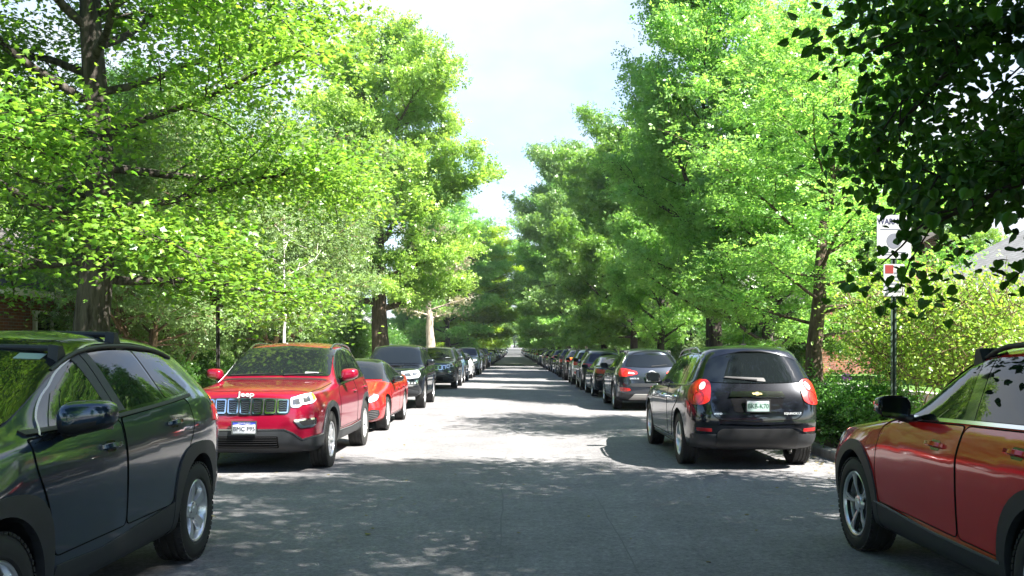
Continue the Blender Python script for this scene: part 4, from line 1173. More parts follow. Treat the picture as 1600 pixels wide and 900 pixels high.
def asphalt():
    m, n, l, b = nodemat('old_asphalt')
    tc = n.new('ShaderNodeTexCoord')
    def noise(scale, detail=6, rough=.6, st=None):
        z = n.new('ShaderNodeTexNoise'); z.inputs['Scale'].default_value = scale; z.inputs['Detail'].default_value = detail; z.inputs['Roughness'].default_value = rough
        if st:
            mp = n.new('ShaderNodeMapping'); mp.inputs['Scale'].default_value = st; l.new(tc.outputs['Object'], mp.inputs['Vector']); l.new(mp.outputs['Vector'], z.inputs['Vector'])
        else: l.new(tc.outputs['Object'], z.inputs['Vector'])
        return z
    fine = noise(85, 3, .7); mid = noise(1.1, 6, .6); streak = noise(.9, 5, .6, (1, .10, 1)); spots = noise(5.5, 4, .6)
    r1 = n.new('ShaderNodeValToRGB'); r1.color_ramp.elements[0].color = (.118, .115, .121, 1); r1.color_ramp.elements[1].color = (.225, .219, .220, 1)
    r1.color_ramp.elements[0].position = .34; r1.color_ramp.elements[1].position = .66
    a1 = n.new('ShaderNodeMath'); a1.operation = 'MULTIPLY_ADD'; a1.inputs[1].default_value = .45
    a2 = n.new('ShaderNodeMath'); a2.operation = 'MULTIPLY'; a2.inputs[1].default_value = .55
    l.new(fine.outputs['Fac'], a2.inputs[0]); l.new(mid.outputs['Fac'], a1.inputs[0]); l.new(a2.outputs[0], a1.inputs[2]); l.new(a1.outputs[0], r1.inputs['Fac'])
    # lengthwise wear and oil drips
    mx = n.new('ShaderNodeMix'); mx.data_type = 'RGBA'; mx.blend_type = 'MULTIPLY'; mx.inputs['Factor'].default_value = .55
    r2 = n.new('ShaderNodeValToRGB'); r2.color_ramp.elements[0].color = (.70, .70, .71, 1); r2.color_ramp.elements[1].color = (1, 1, 1, 1); r2.color_ramp.elements[0].position = .36; r2.color_ramp.elements[1].position = .6
    l.new(streak.outputs['Fac'], r2.inputs['Fac']); l.new(r1.outputs['Color'], mx.inputs['A']); l.new(r2.outputs['Color'], mx.inputs['B'])
    # hairline cracks
    vo = n.new('ShaderNodeTexVoronoi'); vo.feature = 'DISTANCE_TO_EDGE'; vo.inputs['Scale'].default_value = .34
    wv = n.new('ShaderNodeMix'); wv.data_type = 'RGBA'; wv.inputs['Factor'].default_value = .05
    wn2 = noise(2.4, 6, .65)
    l.new(tc.outputs['Object'], wv.inputs['A']); l.new(wn2.outputs['Color'], wv.inputs['B'])
    ad = n.new('ShaderNodeVectorMath'); ad.operation = 'MULTIPLY_ADD'; ad.inputs[1].default_value = (.9, .9, .9)
    l.new(wn2.outputs['Color'], ad.inputs[0]); l.new(tc.outputs['Object'], ad.inputs[2]); l.new(ad.outputs[0], vo.inputs['Vector'])
    r3 = n.new('ShaderNodeValToRGB'); r3.color_ramp.elements[0].color = (.42, .42, .42, 1); r3.color_ramp.elements[1].color = (1, 1, 1, 1); r3.color_ramp.elements[0].position = .0; r3.color_ramp.elements[1].position = .007
    l.new(vo.outputs['Distance'], r3.inputs['Fac'])
    m2 = n.new('ShaderNodeMix'); m2.data_type = 'RGBA'; m2.blend_type = 'MULTIPLY'; m2.inputs['Factor'].default_value = .25
    l.new(mx.outputs['Result'], m2.inputs['A']); l.new(r3.outputs['Color'], m2.inputs['B'])
    r4 = n.new('ShaderNodeValToRGB'); r4.color_ramp.elements[0].color = (.55, .55, .55, 1); r4.color_ramp.elements[1].color = (1, 1, 1, 1); r4.color_ramp.elements[0].position = .27; r4.color_ramp.elements[1].position = .36
    l.new(spots.outputs['Fac'], r4.inputs['Fac'])
    m3 = n.new('ShaderNodeMix'); m3.data_type = 'RGBA'; m3.blend_type = 'MULTIPLY'; m3.inputs['Factor'].default_value = .6
    l.new(m2.outputs['Result'], m3.inputs['A']); l.new(r4.outputs['Color'], m3.inputs['B'])
    # coarse aggregate
    gr = noise(26, 3, .75); gr2 = noise(9, 4, .7)
    for src_, lo, hi, fac in ((gr, (.60, .60, .61, 1), (1.28, 1.28, 1.27, 1), .75), (gr2, (.74, .74, .75, 1), (1.18, 1.18, 1.17, 1), .7)):
        rr = n.new('ShaderNodeValToRGB'); rr.color_ramp.elements[0].color = lo; rr.color_ramp.elements[1].color = hi; rr.color_ramp.elements[0].position = .36; rr.color_ramp.elements[1].position = .64
        l.new(src_.outputs['Fac'], rr.inputs['Fac'])
        mg = n.new('ShaderNodeMix'); mg.data_type = 'RGBA'; mg.blend_type = 'MULTIPLY'; mg.inputs['Factor'].default_value = fac
        l.new(m3.outputs['Result'], mg.inputs['A']); l.new(rr.outputs['Color'], mg.inputs['B']); m3 = mg
    # tarred lengthwise joints, wandering a little
    sx = n.new('ShaderNodeSeparateXYZ'); l.new(tc.outputs['Object'], sx.inputs[0])
    wob = noise(.35, 2, .5, (.2, 1, 1)); last = m3
    for x0, hw, lo, hi in ((.92, .006, .48, .56), (-.12, .007, .46, .54), (2.2, .005, .52, .58)):
        a = n.new('ShaderNodeMath'); a.operation = 'MULTIPLY_ADD'; a.inputs[1].default_value = .3; l.new(wob.outputs['Fac'], a.inputs[0]); l.new(sx.outputs['X'], a.inputs[2])
        d = n.new('ShaderNodeMath'); d.operation = 'SUBTRACT'; d.inputs[1].default_value = x0 + .15; l.new(a.outputs[0], d.inputs[0])
        e = n.new('ShaderNodeMath'); e.operation = 'ABSOLUTE'; l.new(d.outputs[0], e.inputs[0])
        f = n.new('ShaderNodeMath'); f.operation = 'LESS_THAN'; f.inputs[1].default_value = hw; l.new(e.outputs[0], f.inputs[0])
        g = n.new('ShaderNodeMapRange'); g.inputs['From Min'].default_value = lo; g.inputs['From Max'].default_value = hi; l.new(noise(.17 + x0 * .01, 2, .5).outputs['Fac'], g.inputs['Value'])
        k = n.new('ShaderNodeMath'); k.operation = 'MULTIPLY'; l.new(f.outputs[0], k.inputs[0]); l.new(g.outputs['Result'], k.inputs[1])
        mm = n.new('ShaderNodeMix'); mm.data_type = 'RGBA'; mm.inputs['B'].default_value = (.11, .108, .11, 1)
        l.new(k.outputs[0], mm.inputs['Factor']); l.new(last.outputs['Result'], mm.inputs['A']); last = mm
    l.new(last.outputs['Result'], b.inputs['Base Color'])
    b.inputs['Roughness'].default_value = .85; b.inputs['Specular IOR Level'].default_value = .3
    bp = n.new('ShaderNodeBump'); bp.inputs['Strength'].default_value = .35; bp.inputs['Distance'].default_value = .01
    l.new(fine.outputs['Fac'], bp.inputs['Height']); l.new(bp.outputs['Normal'], b.inputs['Normal'])
    return m

def mottled(name, c0, c1, scale, rough=.9, scale2=None, bump=0.0):
    m, n, l, b = nodemat(name)
    tc = n.new('ShaderNodeTexCoord'); z = n.new('ShaderNodeTexNoise'); z.inputs['Scale'].default_value = scale; z.inputs['Detail'].default_value = 7; z.inputs['Roughness'].default_value = .65
    l.new(tc.outputs['Object'], z.inputs['Vector'])
    r = n.new('ShaderNodeValToRGB'); r.color_ramp.elements[0].color = (*c0, 1); r.color_ramp.elements[1].color = (*c1, 1); r.color_ramp.elements[0].position = .3; r.color_ramp.elements[1].position = .7
    l.new(z.outputs['Fac'], r.inputs['Fac']); l.new(r.outputs['Color'], b.inputs['Base Color']); b.inputs['Roughness'].default_value = rough; b.inputs['Specular IOR Level'].default_value = .25
    if bump:
        bp = n.new('ShaderNodeBump'); bp.inputs['Strength'].default_value = bump; bp.inputs['Distance'].default_value = .03
        l.new(z.outputs['Fac'], bp.inputs['Height']); l.new(bp.outputs['Normal'], b.inputs['Normal'])
    return m

def brickmat(name, c1, c2, mortar, sx=1.0):
    m, n, l, b = nodemat(name)
    tc = n.new('ShaderNodeTexCoord'); sp = n.new('ShaderNodeSeparateXYZ'); ad = n.new('ShaderNodeMath'); ad.operation = 'ADD'; cb = n.new('ShaderNodeCombineXYZ')
    l.new(tc.outputs['Object'], sp.inputs[0]); l.new(sp.outputs['X'], ad.inputs[0]); l.new(sp.outputs['Y'], ad.inputs[1]); l.new(ad.outputs[0], cb.inputs['X']); l.new(sp.outputs['Z'], cb.inputs['Y'])
    t = n.new('ShaderNodeTexBrick'); t.inputs['Color1'].default_value = (*c1, 1); t.inputs['Color2'].default_value = (*c2, 1); t.inputs['Mortar'].default_value = (*mortar, 1)
    t.inputs['Scale'].default_value = 1.0; t.inputs['Brick Width'].default_value = .215; t.inputs['Row Height'].default_value = .075; t.inputs['Mortar Size'].default_value = .006
    l.new(cb.outputs[0], t.inputs['Vector'])
    z = n.new('ShaderNodeTexNoise'); z.inputs['Scale'].default_value = 3; z.inputs['Detail'].default_value = 6; l.new(tc.outputs['Object'], z.inputs['Vector'])
    mx = n.new('ShaderNodeMix'); mx.data_type = 'RGBA'; mx.blend_type = 'MULTIPLY'; mx.inputs['Factor'].default_value = .5
    l.new(t.outputs['Color'], mx.inputs['A']); l.new(z.outputs['Color'], mx.inputs['B'])
    l.new(t.outputs['Color'], mx.inputs['A']); l.new(mx.outputs['Result'], b.inputs['Base Color'])
    b.inputs['Roughness'].default_value = .9
    bp = n.new('ShaderNodeBump'); bp.inputs['Strength'].default_value = .4; bp.inputs['Distance'].default_value = .01; bp.invert = True
    l.new(t.outputs['Fac'], bp.inputs['Height']); l.new(bp.outputs['Normal'], b.inputs['Normal'])
    return m

def shinglemat(name, c1, c2):
    m, n, l, b = nodemat(name)
    tc = n.new('ShaderNodeTexCoord'); sp = n.new('ShaderNodeSeparateXYZ'); cb = n.new('ShaderNodeCombineXYZ'); mu = n.new('ShaderNodeMath'); mu.operation = 'MULTIPLY'; mu.inputs[1].default_value = 1.6
    l.new(tc.outputs['Object'], sp.inputs[0]); l.new(sp.outputs['Y'], cb.inputs['X']); l.new(sp.outputs['Z'], mu.inputs[0]); l.new(mu.outputs[0], cb.inputs['Y'])
    t = n.new('ShaderNodeTexBrick'); t.inputs['Color1'].default_value = (*c1, 1); t.inputs['Color2'].default_value = (*c2, 1); t.inputs['Mortar'].default_value = (*[c * .5 for c in c1], 1)
    t.inputs['Scale'].default_value = 1; t.inputs['Brick Width'].default_value = .30; t.inputs['Row Height'].default_value = .14; t.inputs['Mortar Size'].default_value = .008
    l.new(cb.outputs[0], t.inputs['Vector']); l.new(t.outputs['Color'], b.inputs['Base Color']); b.inputs['Roughness'].default_value = .9
    return m

MS = {}
MS['asphalt'] = asphalt()
MS['concrete'] = mottled('kerb_concrete', (.20, .19, .175), (.34, .32, .30), 6, bump=.2)
def jointed(m, pitch, axis='Y'):
    """dark joints across a concrete strip every pitch metres"""
    n, l = m.node_tree.nodes, m.node_tree.links; b = n['Principled BSDF']; src = b.inputs['Base Color'].links[0].from_socket
    tc = n.new('ShaderNodeTexCoord'); sp = n.new('ShaderNodeSeparateXYZ'); l.new(tc.outputs['Object'], sp.inputs[0])
    d = n.new('ShaderNodeMath'); d.operation = 'DIVIDE'; d.inputs[1].default_value = pitch; l.new(sp.outputs[axis], d.inputs[0])
    f = n.new('ShaderNodeMath'); f.operation = 'FRACT'; l.new(d.outputs[0], f.inputs[0])
    k = n.new('ShaderNodeMath'); k.operation = 'LESS_THAN'; k.inputs[1].default_value = .016 / pitch; l.new(f.outputs[0], k.inputs[0])
    mx = n.new('ShaderNodeMix'); mx.data_type = 'RGBA'; mx.inputs['B'].default_value = (.04, .037, .033, 1)
    l.new(k.outputs[0], mx.inputs['Factor']); l.new(src, mx.inputs['A']); l.new(mx.outputs['Result'], b.inputs['Base Color'])
jointed(MS['concrete'], 3.05)
MS['walk'] = mottled('sidewalk_concrete', (.30, .29, .27), (.42, .40, .38), 3)
jointed(MS['walk'], 1.52)
MS['soil'] = mottled('planting_soil', (.045, .032, .02), (.10, .075, .05), 8, bump=.5)
MS['lawn'] = mottled('lawn_green', (.045, .10, .018), (.09, .17, .035), 9, bump=.6)
MS['brick'] = brickmat('orange_brick', (.32, .115, .06), (.22, .075, .042), (.30, .27, .24))
MS['brick_dark'] = brickmat('brown_brick', (.17, .07, .05), (.11, .05, .038), (.22, .2, .18))
MS['stucco'] = mottled('pale_stucco', (.62, .60, .55), (.74, .72, .68), 4)
MS['shingle_grey'] = shinglemat('grey_shingles', (.125, .125, .13), (.175, .175, .185))
MS['shingle_dark'] = shinglemat('dark_shingles', (.07, .06, .055), (.11, .10, .09))
MS['white'] = mat('white_trim', (.75, .75, .73), .5)
MS['wood'] = mottled('brown_wood', (.10, .065, .04), (.17, .12, .08), 12)
MS['stone'] = mottled('wall_stone', (.28, .27, .25), (.42, .40, .37), 5, bump=.4)
MS['steel_green'] = mat('green_painted_steel', (.035, .06, .045), .5, metal=.2, noise=.3)
MS['steel_brown'] = mat('dark_painted_steel', (.022, .020, .018), .5, noise=.2)
MS['sign_white'] = mat('sign_white', (.30, .305, .315), .55, noise=.06)
MS['sign_blue'] = mat('sign_navy_ink', (.006, .007, .05), .6)
MS['sign_red'] = mat('sign_red_ink', (.16, .015, .012), .4)
MS['sign_grey'] = mat('sign_grey_ink', (.10, .105, .13), .4)
MS['hedge_dark'] = mat('hedge_core', (.012, .02, .008), .9)

# ground, road, kerbs, verges, walks, yards
strip_sheet('ground', -420, 420, -.06, MS['lawn'], -120, 1400)
strip_sheet('road', KL + .001, KR - .001, 0.0, MS['asphalt'], nx=6)
def kerb(name, x, sg):
    prof = [(0, -.05), (0, .10), (.012, .125), (.03, .135), (.16, .14), (.16, -.05)]
    ys = list(np.arange(-70, 100, 3.0)) + list(np.arange(100, 901, 20.0))
    V = []; F = []; k = len(prof)
    for y in ys:
        for (a, b) in prof: V.append((x + sg * a, y, z0(y) + b))
    for i in range(len(ys) - 1):
        for j in range(k - 1): F.append((i * k + j, i * k + j + 1, (i + 1) * k + j + 1, (i + 1) * k + j))
    me = raw_mesh(name, V, F, False); bm = bmesh.new(); bm.from_mesh(me); bmesh.ops.recalc_face_normals(bm, faces=bm.faces); bm.to_mesh(me); bm.free()
    if sum(p.normal.z for p in me.polygons) < 0: me.flip_normals()
    tag(link(name, me, None, [MS['concrete']]), kind='structure')
kerb('kerb', KL, -1); kerb('kerb', KR, 1)
strip_sheet('verge', KL - 1.95, KL - .16, .128, MS['lawn'], nx=2)
strip_sheet('verge', KR + .16, KR + 2.35, .128, MS['soil'], nx=2)
strip_sheet('pavement', KL - 3.45, KL - 1.95, .135, MS['walk'])
strip_sheet('pavement', KR + 2.35, KR + 3.85, .135, MS['walk'])
strip_sheet('terrain', -400, KL - 3.45, .13, MS['lawn'], nx=2)
strip_sheet('terrain', KR + 3.85, 400, .13, MS['lawn'], nx=2)

def wall_prism(name, x0, x1, y0, y1, h, m, label, cat='wall', cap=None):
    b = MB(); n = max(1, int((y1 - y0) / 4))
    b.box(((x0 + x1) / 2, (y0 + y1) / 2, h / 2 + .1), (x1 - x0, y1 - y0, h), 0)
    o = b.build(name, [m]); tag(o, label, cat)
    if cap:
        link('coping', MB().box(((x0 + x1) / 2, (y0 + y1) / 2, h + .13), (x1 - x0 + .06, y1 - y0 + .06, .07)).mesh('coping'), o, [cap])
    return o

# raised lawn behind a low wall on the far verge side
wall_prism('retaining_wall', 8.75, 9.0, 15, 36, .55, MS['stone'], 'low pale stone wall holding up the raised lawn beside the pavement', 'wall', MS['walk'])
tag(MB().box((60, 25.5, .42), (102, 21, .56)).build('lawn', [MS['lawn']]), kind='structure')

def house(name, x0, x1, y0, y1, h, ridge, wall_m, roof_m, label, face, windows=(), chimney=None, door=None, eave=.45, axis='Y', group=None, hip=0.0):
    """box house: walls, pitched roof with eaves, framed windows on the wall that faces the road (face = x of that wall)"""
    zb = .1
    root = empty(name, ((x0 + x1) / 2, (y0 + y1) / 2, zb)); tag(root, label, 'house', group)
    ox, oy = (x0 + x1) / 2, (y0 + y1) / 2
    def loc(p): return (p[0] - ox, p[1] - oy, p[2])
    hw = [(x0, y0, 0), (x1, y0, 0), (x1, y1, 0), (x0, y1, 0)]
    V = [loc(p) for p in hw] + [loc((p[0], p[1], h)) for p in hw]; F = [(0, 1, 5, 4), (1, 2, 6, 5), (2, 3, 7, 6), (3, 0, 4, 7)]
    if axis == 'Y':
        V += [loc((ox, y0, ridge)), loc((ox, y1, ridge))]
        if hip == 0: F += [(4, 5, 8), (6, 7, 9)]
    else:
        V += [loc((x0, oy, ridge)), loc((x1, oy, ridge))]; 
        if hip == 0: F += [(5, 6, 9), (7, 4, 8)]
    MB().add(V, F).build('wall', [wall_m], root)
    b = MB(); e = eave
    if axis == 'Y':
        k = (ridge - h) / (ox - x0); ze = h - k * e; t = .14
        q0, q1 = y0 - e + 0, y1 + e; r0, r1 = q0 + hip, q1 - hip
        top = [(x0 - e, q0, ze), (x0 - e, q1, ze), (ox, r1, ridge), (ox, r0, ridge), (x1 + e, q0, ze), (x1 + e, q1, ze)]
    else:
        k = (ridge - h) / (oy - y0); ze = h - k * e; t = .14
        q0, q1 = x0 - e, x1 + e; r0, r1 = q0 + hip, q1 - hip
        top = [(q0, y0 - e, ze), (q1, y0 - e, ze), (r1, oy, ridge), (r0, oy, ridge), (q0, y1 + e, ze), (q1, y1 + e, ze)]
    VT = [loc((p[0], p[1], p[2] + t)) for p in top] + [loc((p[0], p[1], p[2] + .01)) for p in top]
    FT = [(0, 1, 2, 3), (3, 2, 5, 4), (0, 3, 4), (1, 5, 2)]
    FB = [tuple(i + 6 for i in f) for f in ((0, 1, 2, 3), (3, 2, 5, 4), (0, 3, 4), (1, 5, 2))]
    if hip == 0: FT = FT[:2]; FB = FB[:2]
    rim = [(0, 1, 7, 6), (4, 5, 11, 10)] + ([(0, 3, 9, 6), (3, 4, 10, 9), (1, 2, 8, 7), (2, 5, 11, 8)] if hip == 0 else [(0, 4, 10, 6), (1, 5, 11, 7)])
    b.add(VT + VT[:0] + [], []); b.v = VT + [loc((p[0], p[1], p[2] + .01)) for p in top] if False else VT
    b.f = [list(f) for f in FT + FB + rim]; b.m = [0] * len(b.f)
    rf = b.build('roof', [roof_m], root)
    if axis == 'Y':
        for (xx) in (x0 - e, x1 + e):
            MB().box(loc((xx + (.03 if xx > ox else -.03), (y0 + y1) / 2, ze + .06)), (.05, y1 - y0 + 2 * e, .16)).build('gutter', [MS['white']], rf)
    else:
        for (yy) in (y0 - e, y1 + e):
            MB().box(loc(((x0 + x1) / 2, yy + (.03 if yy > oy else -.03), ze + .06)), (x1 - x0 + 2 * e, .05, .16)).build('gutter', [MS['white']], rf)
    sgn = 1 if face > ox else -1
    for (wy, wz, ww, wh) in windows:
        f = MB(); xf = face + sgn * .03
        for (dy, dz, sy, sz) in ((0, wh / 2 + .04, ww + .2, .09), (0, -wh / 2 - .05, ww + .26, .10), (ww / 2 + .045, 0, .09, wh), (-ww / 2 - .045, 0, .09, wh), (0, 0, ww, .05), (0, 0, .04, wh)):
            f.box(loc((xf, wy + dy, wz + dz)), (.10, sy, sz))
        fo = f.build('window', [MS['white']], root)
        link('pane', MB().box(loc((face + sgn * .012, wy, wz)), (.02, ww, wh)).mesh('pane'), fo, [M['glass']])
    if door:
        d = MB().box(loc((face + sgn * .03, door, 1.15)), (.08, .95, 2.1)).build('door', [MS['wood']], root)
        link('handle', MB().box(loc((face + sgn * .10, door + .36, 1.1)), (.06, .04, .12)).mesh('handle'), d, [M['satin']])
        MB().box(loc((face + sgn * .7, door, .15)), (1.4, 1.6, .3)).build('porch_step', [MS['concrete']], root)
    if chimney:
        cx, cy, ch = chimney
        c = MB().box(loc((cx, cy, ch / 2 + 1)), (.7, .6, ch - 2)).box(loc((cx, cy, ch)), (.82, .72, .12)).build('chimney', [wall_m], rf)
    return root

house('brick_house', -21, -11.6, 17.5, 33, 3.0, 5.3, MS['brick'], MS['shingle_dark'], 'low orange brick house with dark shingle roof behind the thick grey trunk', -11.6,
      [(19.6, 1.85, 1.0, 1.1), (23.2, 1.75, 1.5, 1.3), (30, 1.75, 1.2, 1.2)], (-14, 29, 5.9), 26.6)
house('brick_house', -22, -13, 38, 50, 3.1, 6.0, MS['brick_dark'], MS['shingle_dark'], 'brown brick bungalow screened by pale grey green trees', -13, [(40, 1.8, 1.3, 1.2), (47, 1.8, 1.3, 1.2)], (-15, 48, 6.6), 43.5)
house('stucco_house', -25, -14, 62, 77, 6.2, 9.0, MS['stucco'], MS['shingle_dark'], 'tall pale stucco house glimpsed past the ivy-clad trunk', -14, [(65, 1.9, 1.2, 1.4), (73, 1.9, 1.2, 1.4), (65, 4.8, 1.2, 1.3), (73, 4.8, 1.2, 1.3)], (-17, 70, 9.9), 69)
house('brick_house', -23, -13, 92, 106, 3.2, 6.4, MS['brick'], MS['shingle_grey'], 'orange brick house with grey roof far along the street', -13, [(95, 1.8, 1.3, 1.2), (102, 1.8, 1.3, 1.2)], None, 98.5)
house('grey_roof_house', 12.6, 23, 17.5, 31.5, 3.1, 6.1, MS['brick_dark'], MS['shingle_grey'], 'house with sunlit pale grey shingle roof behind the warning sign', 12.6, [(20, 1.9, 1.5, 1.3), (28.5, 1.9, 1.5, 1.3)], None, 24.5, hip=3.2)
house('brick_house', 12.2, 22, 38, 51, 3.2, 6.2, MS['brick'], MS['shingle_dark'], 'orange brick house seen between trunks beyond the bright lawn', 12.2, [(40.5, 1.8, 1.4, 1.3), (48, 1.8, 1.4, 1.3)], (14.5, 40, 7.0), 44.5)
house('stucco_house', 13, 24, 60, 74, 5.8, 8.6, MS['stucco'], MS['shingle_dark'], 'pale stucco house deep behind the dark green trees', 13, [(63, 1.9, 1.2, 1.4), (71, 1.9, 1.2, 1.4), (63, 4.6, 1.2, 1.3), (71, 4.6, 1.2, 1.3)], None, 67)
house('brick_house', 13, 23, 88, 101, 3.2, 6.4, MS['brick_dark'], MS['shingle_grey'], 'brown brick house with grey roof far beyond the tall upright trees', 13, [(91, 1.8, 1.3, 1.2), (98, 1.8, 1.3, 1.2)], (16, 95, 7.2), 94.5)

# ---- signs
def u_post(x, y, h, m):
    b = MB()
    b.box((0, .0, h / 2), (.030, .006, h)); b.box((.018, -.012, h / 2), (.006, .03, h)); b.box((-.018, -.012, h / 2), (.006, .03, h)); b.box((.03, -.026, h / 2), (.024, .006, h)); b.box((-.03, -.026, h / 2), (.024, .006, h))
    return b
def sign_text(txt, size, x, z, y, parent, m, sx=1.0, name='lettering'):
    t = text_mesh(txt, size, .003, .001); t.transform(Matrix.Translation((x, y, z)) @ Matrix.Rotation(R(90), 4, 'X') @ Matrix.Diagonal((sx, 1, 1, 1)))
    link(name, t, parent, [m])
def plate_mesh(w, h, t, r, z, y=-.04, x=0.0):
    bm_poly = rounded([(-w / 2, -h / 2), (w / 2, -h / 2), (w / 2, h / 2), (-w / 2, h / 2)], r)
    n = len(bm_poly); V = [(p[0] + x, y, p[1] + z) for p in bm_poly] + [(p[0] + x, y + t, p[1] + z) for p in bm_poly]
    F = [tuple(range(n)), tuple(reversed(range(n, 2 * n)))] + [(i, (i + 1) % n, n + (i + 1) % n, n + i) for i in range(n)]
    return MB().add(V, F)
sgn = empty('street_sign', (5.43, 13.3, .13), 0.05); tag(sgn, 'white warning sign over a parking sign on a steel post in the shrubs', 'sign')
u_post(0, 0, 3.45, None).build('post', [MS['steel_green']], sgn)
wp = plate_mesh(.50, .62, .004, .03, 3.12).build('warning_plate', [MS['sign_white']], sgn)
sign_text('WARNING', .115, 0, 3.335, -.042, wp, MS['sign_blue'], .86)
for (zz, ww) in ((3.225, .40), (2.90, .36), (2.865, .30)):
    link('text_line', MB().box((0, -.0415, zz), (ww, .002, .016)).mesh('text_line'), wp, [MS['sign_grey']])
link('watch_symbol', MB().lathe([(-.0415, .001), (-.0425, .11), (-.0405, .11)], 28, 0, 'Y', (0, 0, 3.06)).mesh('watch_symbol'), wp, [MS['sign_grey']])
pp = plate_mesh(.305, .46, .004, .02, 2.50).build('parking_plate', [MS['sign_white']], sgn)
link('red_symbol', MB().box((-.07, -.0415, 2.655), (.12, .002, .12)).mesh('red_symbol'), pp, [MS['sign_red']])
for k in range(6):
    link('text_line', MB().box((.0 if k > 2 else .06, -.0415, 2.60 - k * .052), (.22 if k > 2 else .12, .002, .026)).mesh('text_line'), pp, [MS['sign_grey']])
s2 = empty('street_sign', (-5.12, 16.0, .13), math.radians(62)); tag(s2, 'dark back of a narrow sign on a thin post by the crimson car', 'sign')
u_post(0, 0, 2.75, None).build('post', [MS['steel_brown']], s2)
plate_mesh(.305, .46, .006, .02, 2.47, .005).build('sign_plate', [MS['steel_brown']], s2)
# timber pole with a small pale notice
s3 = empty('utility_pole', (5.55, 79, .13)); tag(s3, 'brown timber pole with a small pale notice among dark trees', 'pole')
MB().tube([(0, 0, 0), (.02, 0, 4), (0, 0, 9)], [.14, .125, .10], 12).build('pole', [MS['wood']], s3, sharp=50)
MB().box((0, -.15, 1.35), (.30, .02, .40)).build('notice', [MS['sign_white']], s3)
# ================================================================ trees and plants
def leafmat(name, a, b, tr=.45, gloss=.06, tcol=None):
    m = bpy.data.materials.new(name); m.use_nodes = True
    n, l = m.node_tree.nodes, m.node_tree.links; n.clear()
    out = n.new('ShaderNodeOutputMaterial')
    at = n.new('ShaderNodeAttribute'); at.attribute_name = 'tint'
    mx = n.new('ShaderNodeMix'); mx.data_type = 'RGBA'; mx.inputs['A'].default_value = (*a, 1); mx.inputs['B'].default_value = (*b, 1)
    l.new(at.outputs['Fac'], mx.inputs['Factor'])
    df = n.new('ShaderNodeBsdfDiffuse'); tl = n.new('ShaderNodeBsdfTranslucent'); gl = n.new('ShaderNodeBsdfGlossy'); gl.inputs['Roughness'].default_value = .38
    gl.inputs['Color'].default_value = (.9, .95, .9, 1)
    hs = n.new('ShaderNodeMix'); hs.data_type = 'RGBA'; hs.blend_type = 'MULTIPLY'; hs.inputs['Factor'].default_value = 1.0
    hs.inputs['B'].default_value = (*(tcol or (1.7, 1.72, .9)), 1)
    l.new(mx.outputs['Result'], df.inputs['Color']); l.new(mx.outputs['Result'], hs.inputs['A']); l.new(hs.outputs['Result'], tl.inputs['Color'])
    s1 = n.new('ShaderNodeMixShader'); s1.inputs[0].default_value = tr; l.new(df.outputs[0], s1.inputs[1]); l.new(tl.outputs[0], s1.inputs[2])
    s2 = n.new('ShaderNodeMixShader'); s2.inputs[0].default_value = gloss; l.new(s1.outputs[0], s2.inputs[1]); l.new(gl.outputs[0], s2.inputs[2])
    l.new(s2.outputs[0], out.inputs['Surface'])
    return m

def barkmat(name, c0, c1, sc=7.0):
    m, n, l, b = nodemat(name)
    tc = n.new('ShaderNodeTexCoord'); mp = n.new('ShaderNodeMapping'); mp.inputs['Scale'].default_value = (sc, sc, sc * .16)
    z = n.new('ShaderNodeTexNoise'); z.inputs['Scale'].default_value = 1.6; z.inputs['Detail'].default_value = 8; z.inputs['Roughness'].default_value = .7; z.inputs['Distortion'].default_value = .4
    l.new(tc.outputs['Object'], mp.inputs['Vector']); l.new(mp.outputs['Vector'], z.inputs['Vector'])
    r = n.new('ShaderNodeValToRGB'); r.color_ramp.elements[0].color = (*c0, 1); r.color_ramp.elements[1].color = (*c1, 1); r.color_ramp.elements[0].position = .36; r.color_ramp.elements[1].position = .64
    l.new(z.outputs['Fac'], r.inputs['Fac']); l.new(r.outputs['Color'], b.inputs['Base Color']); b.inputs['Roughness'].default_value = .95; b.inputs['Specular IOR Level'].default_value = .15
    bp = n.new('ShaderNodeBump'); bp.inputs['Strength'].default_value = .9; bp.inputs['Distance'].default_value = .05
    l.new(z.outputs['Fac'], bp.inputs['Height']); l.new(bp.outputs['Normal'], b.inputs['Normal'])
    return m

# leaf outlines: x across, y from stalk to tip, z fold
def T_maple():
    half = [(0, 0), (.20, .05), (.40, .02), (.30, .20), (.55, .42), (.27, .46), (.22, .60), (0, 1.0)]
    ring = half + [(-x, y) for (x, y) in half[-2:0:-1]]
    V = [(0, .34, .03)] + [(x, y, -.16 * abs(x) - .12 * max(0, y - .4)) for (x, y) in ring]
    n = len(ring); F = [(0, 1 + i, 1 + (i + 1) % n) for i in range(n)]
    return np.array(V, np.float32), np.array(F, np.int32)
def T_heart():
    h = [(.0, .06), (.22, -.04), (.43, .10), (.49, .34), (.38, .60), (.18, .83)]
    V = [(0, .06, 0), (0, .34, .02), (0, .62, .0), (0, 1.0, -.10)]
    for sg in (1, -1): V += [(sg * x, y, -.22 * x - .06 * y) for (x, y) in h[1:]]
    F = []
    for b, fl in ((4, 0), (9, 1)):
        q = [(0, b, b + 1, 1), (1, b + 1, b + 2, 2), (2, b + 2, b + 3, b + 3), (2, b + 3, b + 4, 3)]
        for f in q:
            t = [(f[0], f[1], f[2]), (f[0], f[2], f[3])]
            F += [x for x in t if len(set(x)) == 3]
    return np.array(V, np.float32), np.array(F, np.int32)
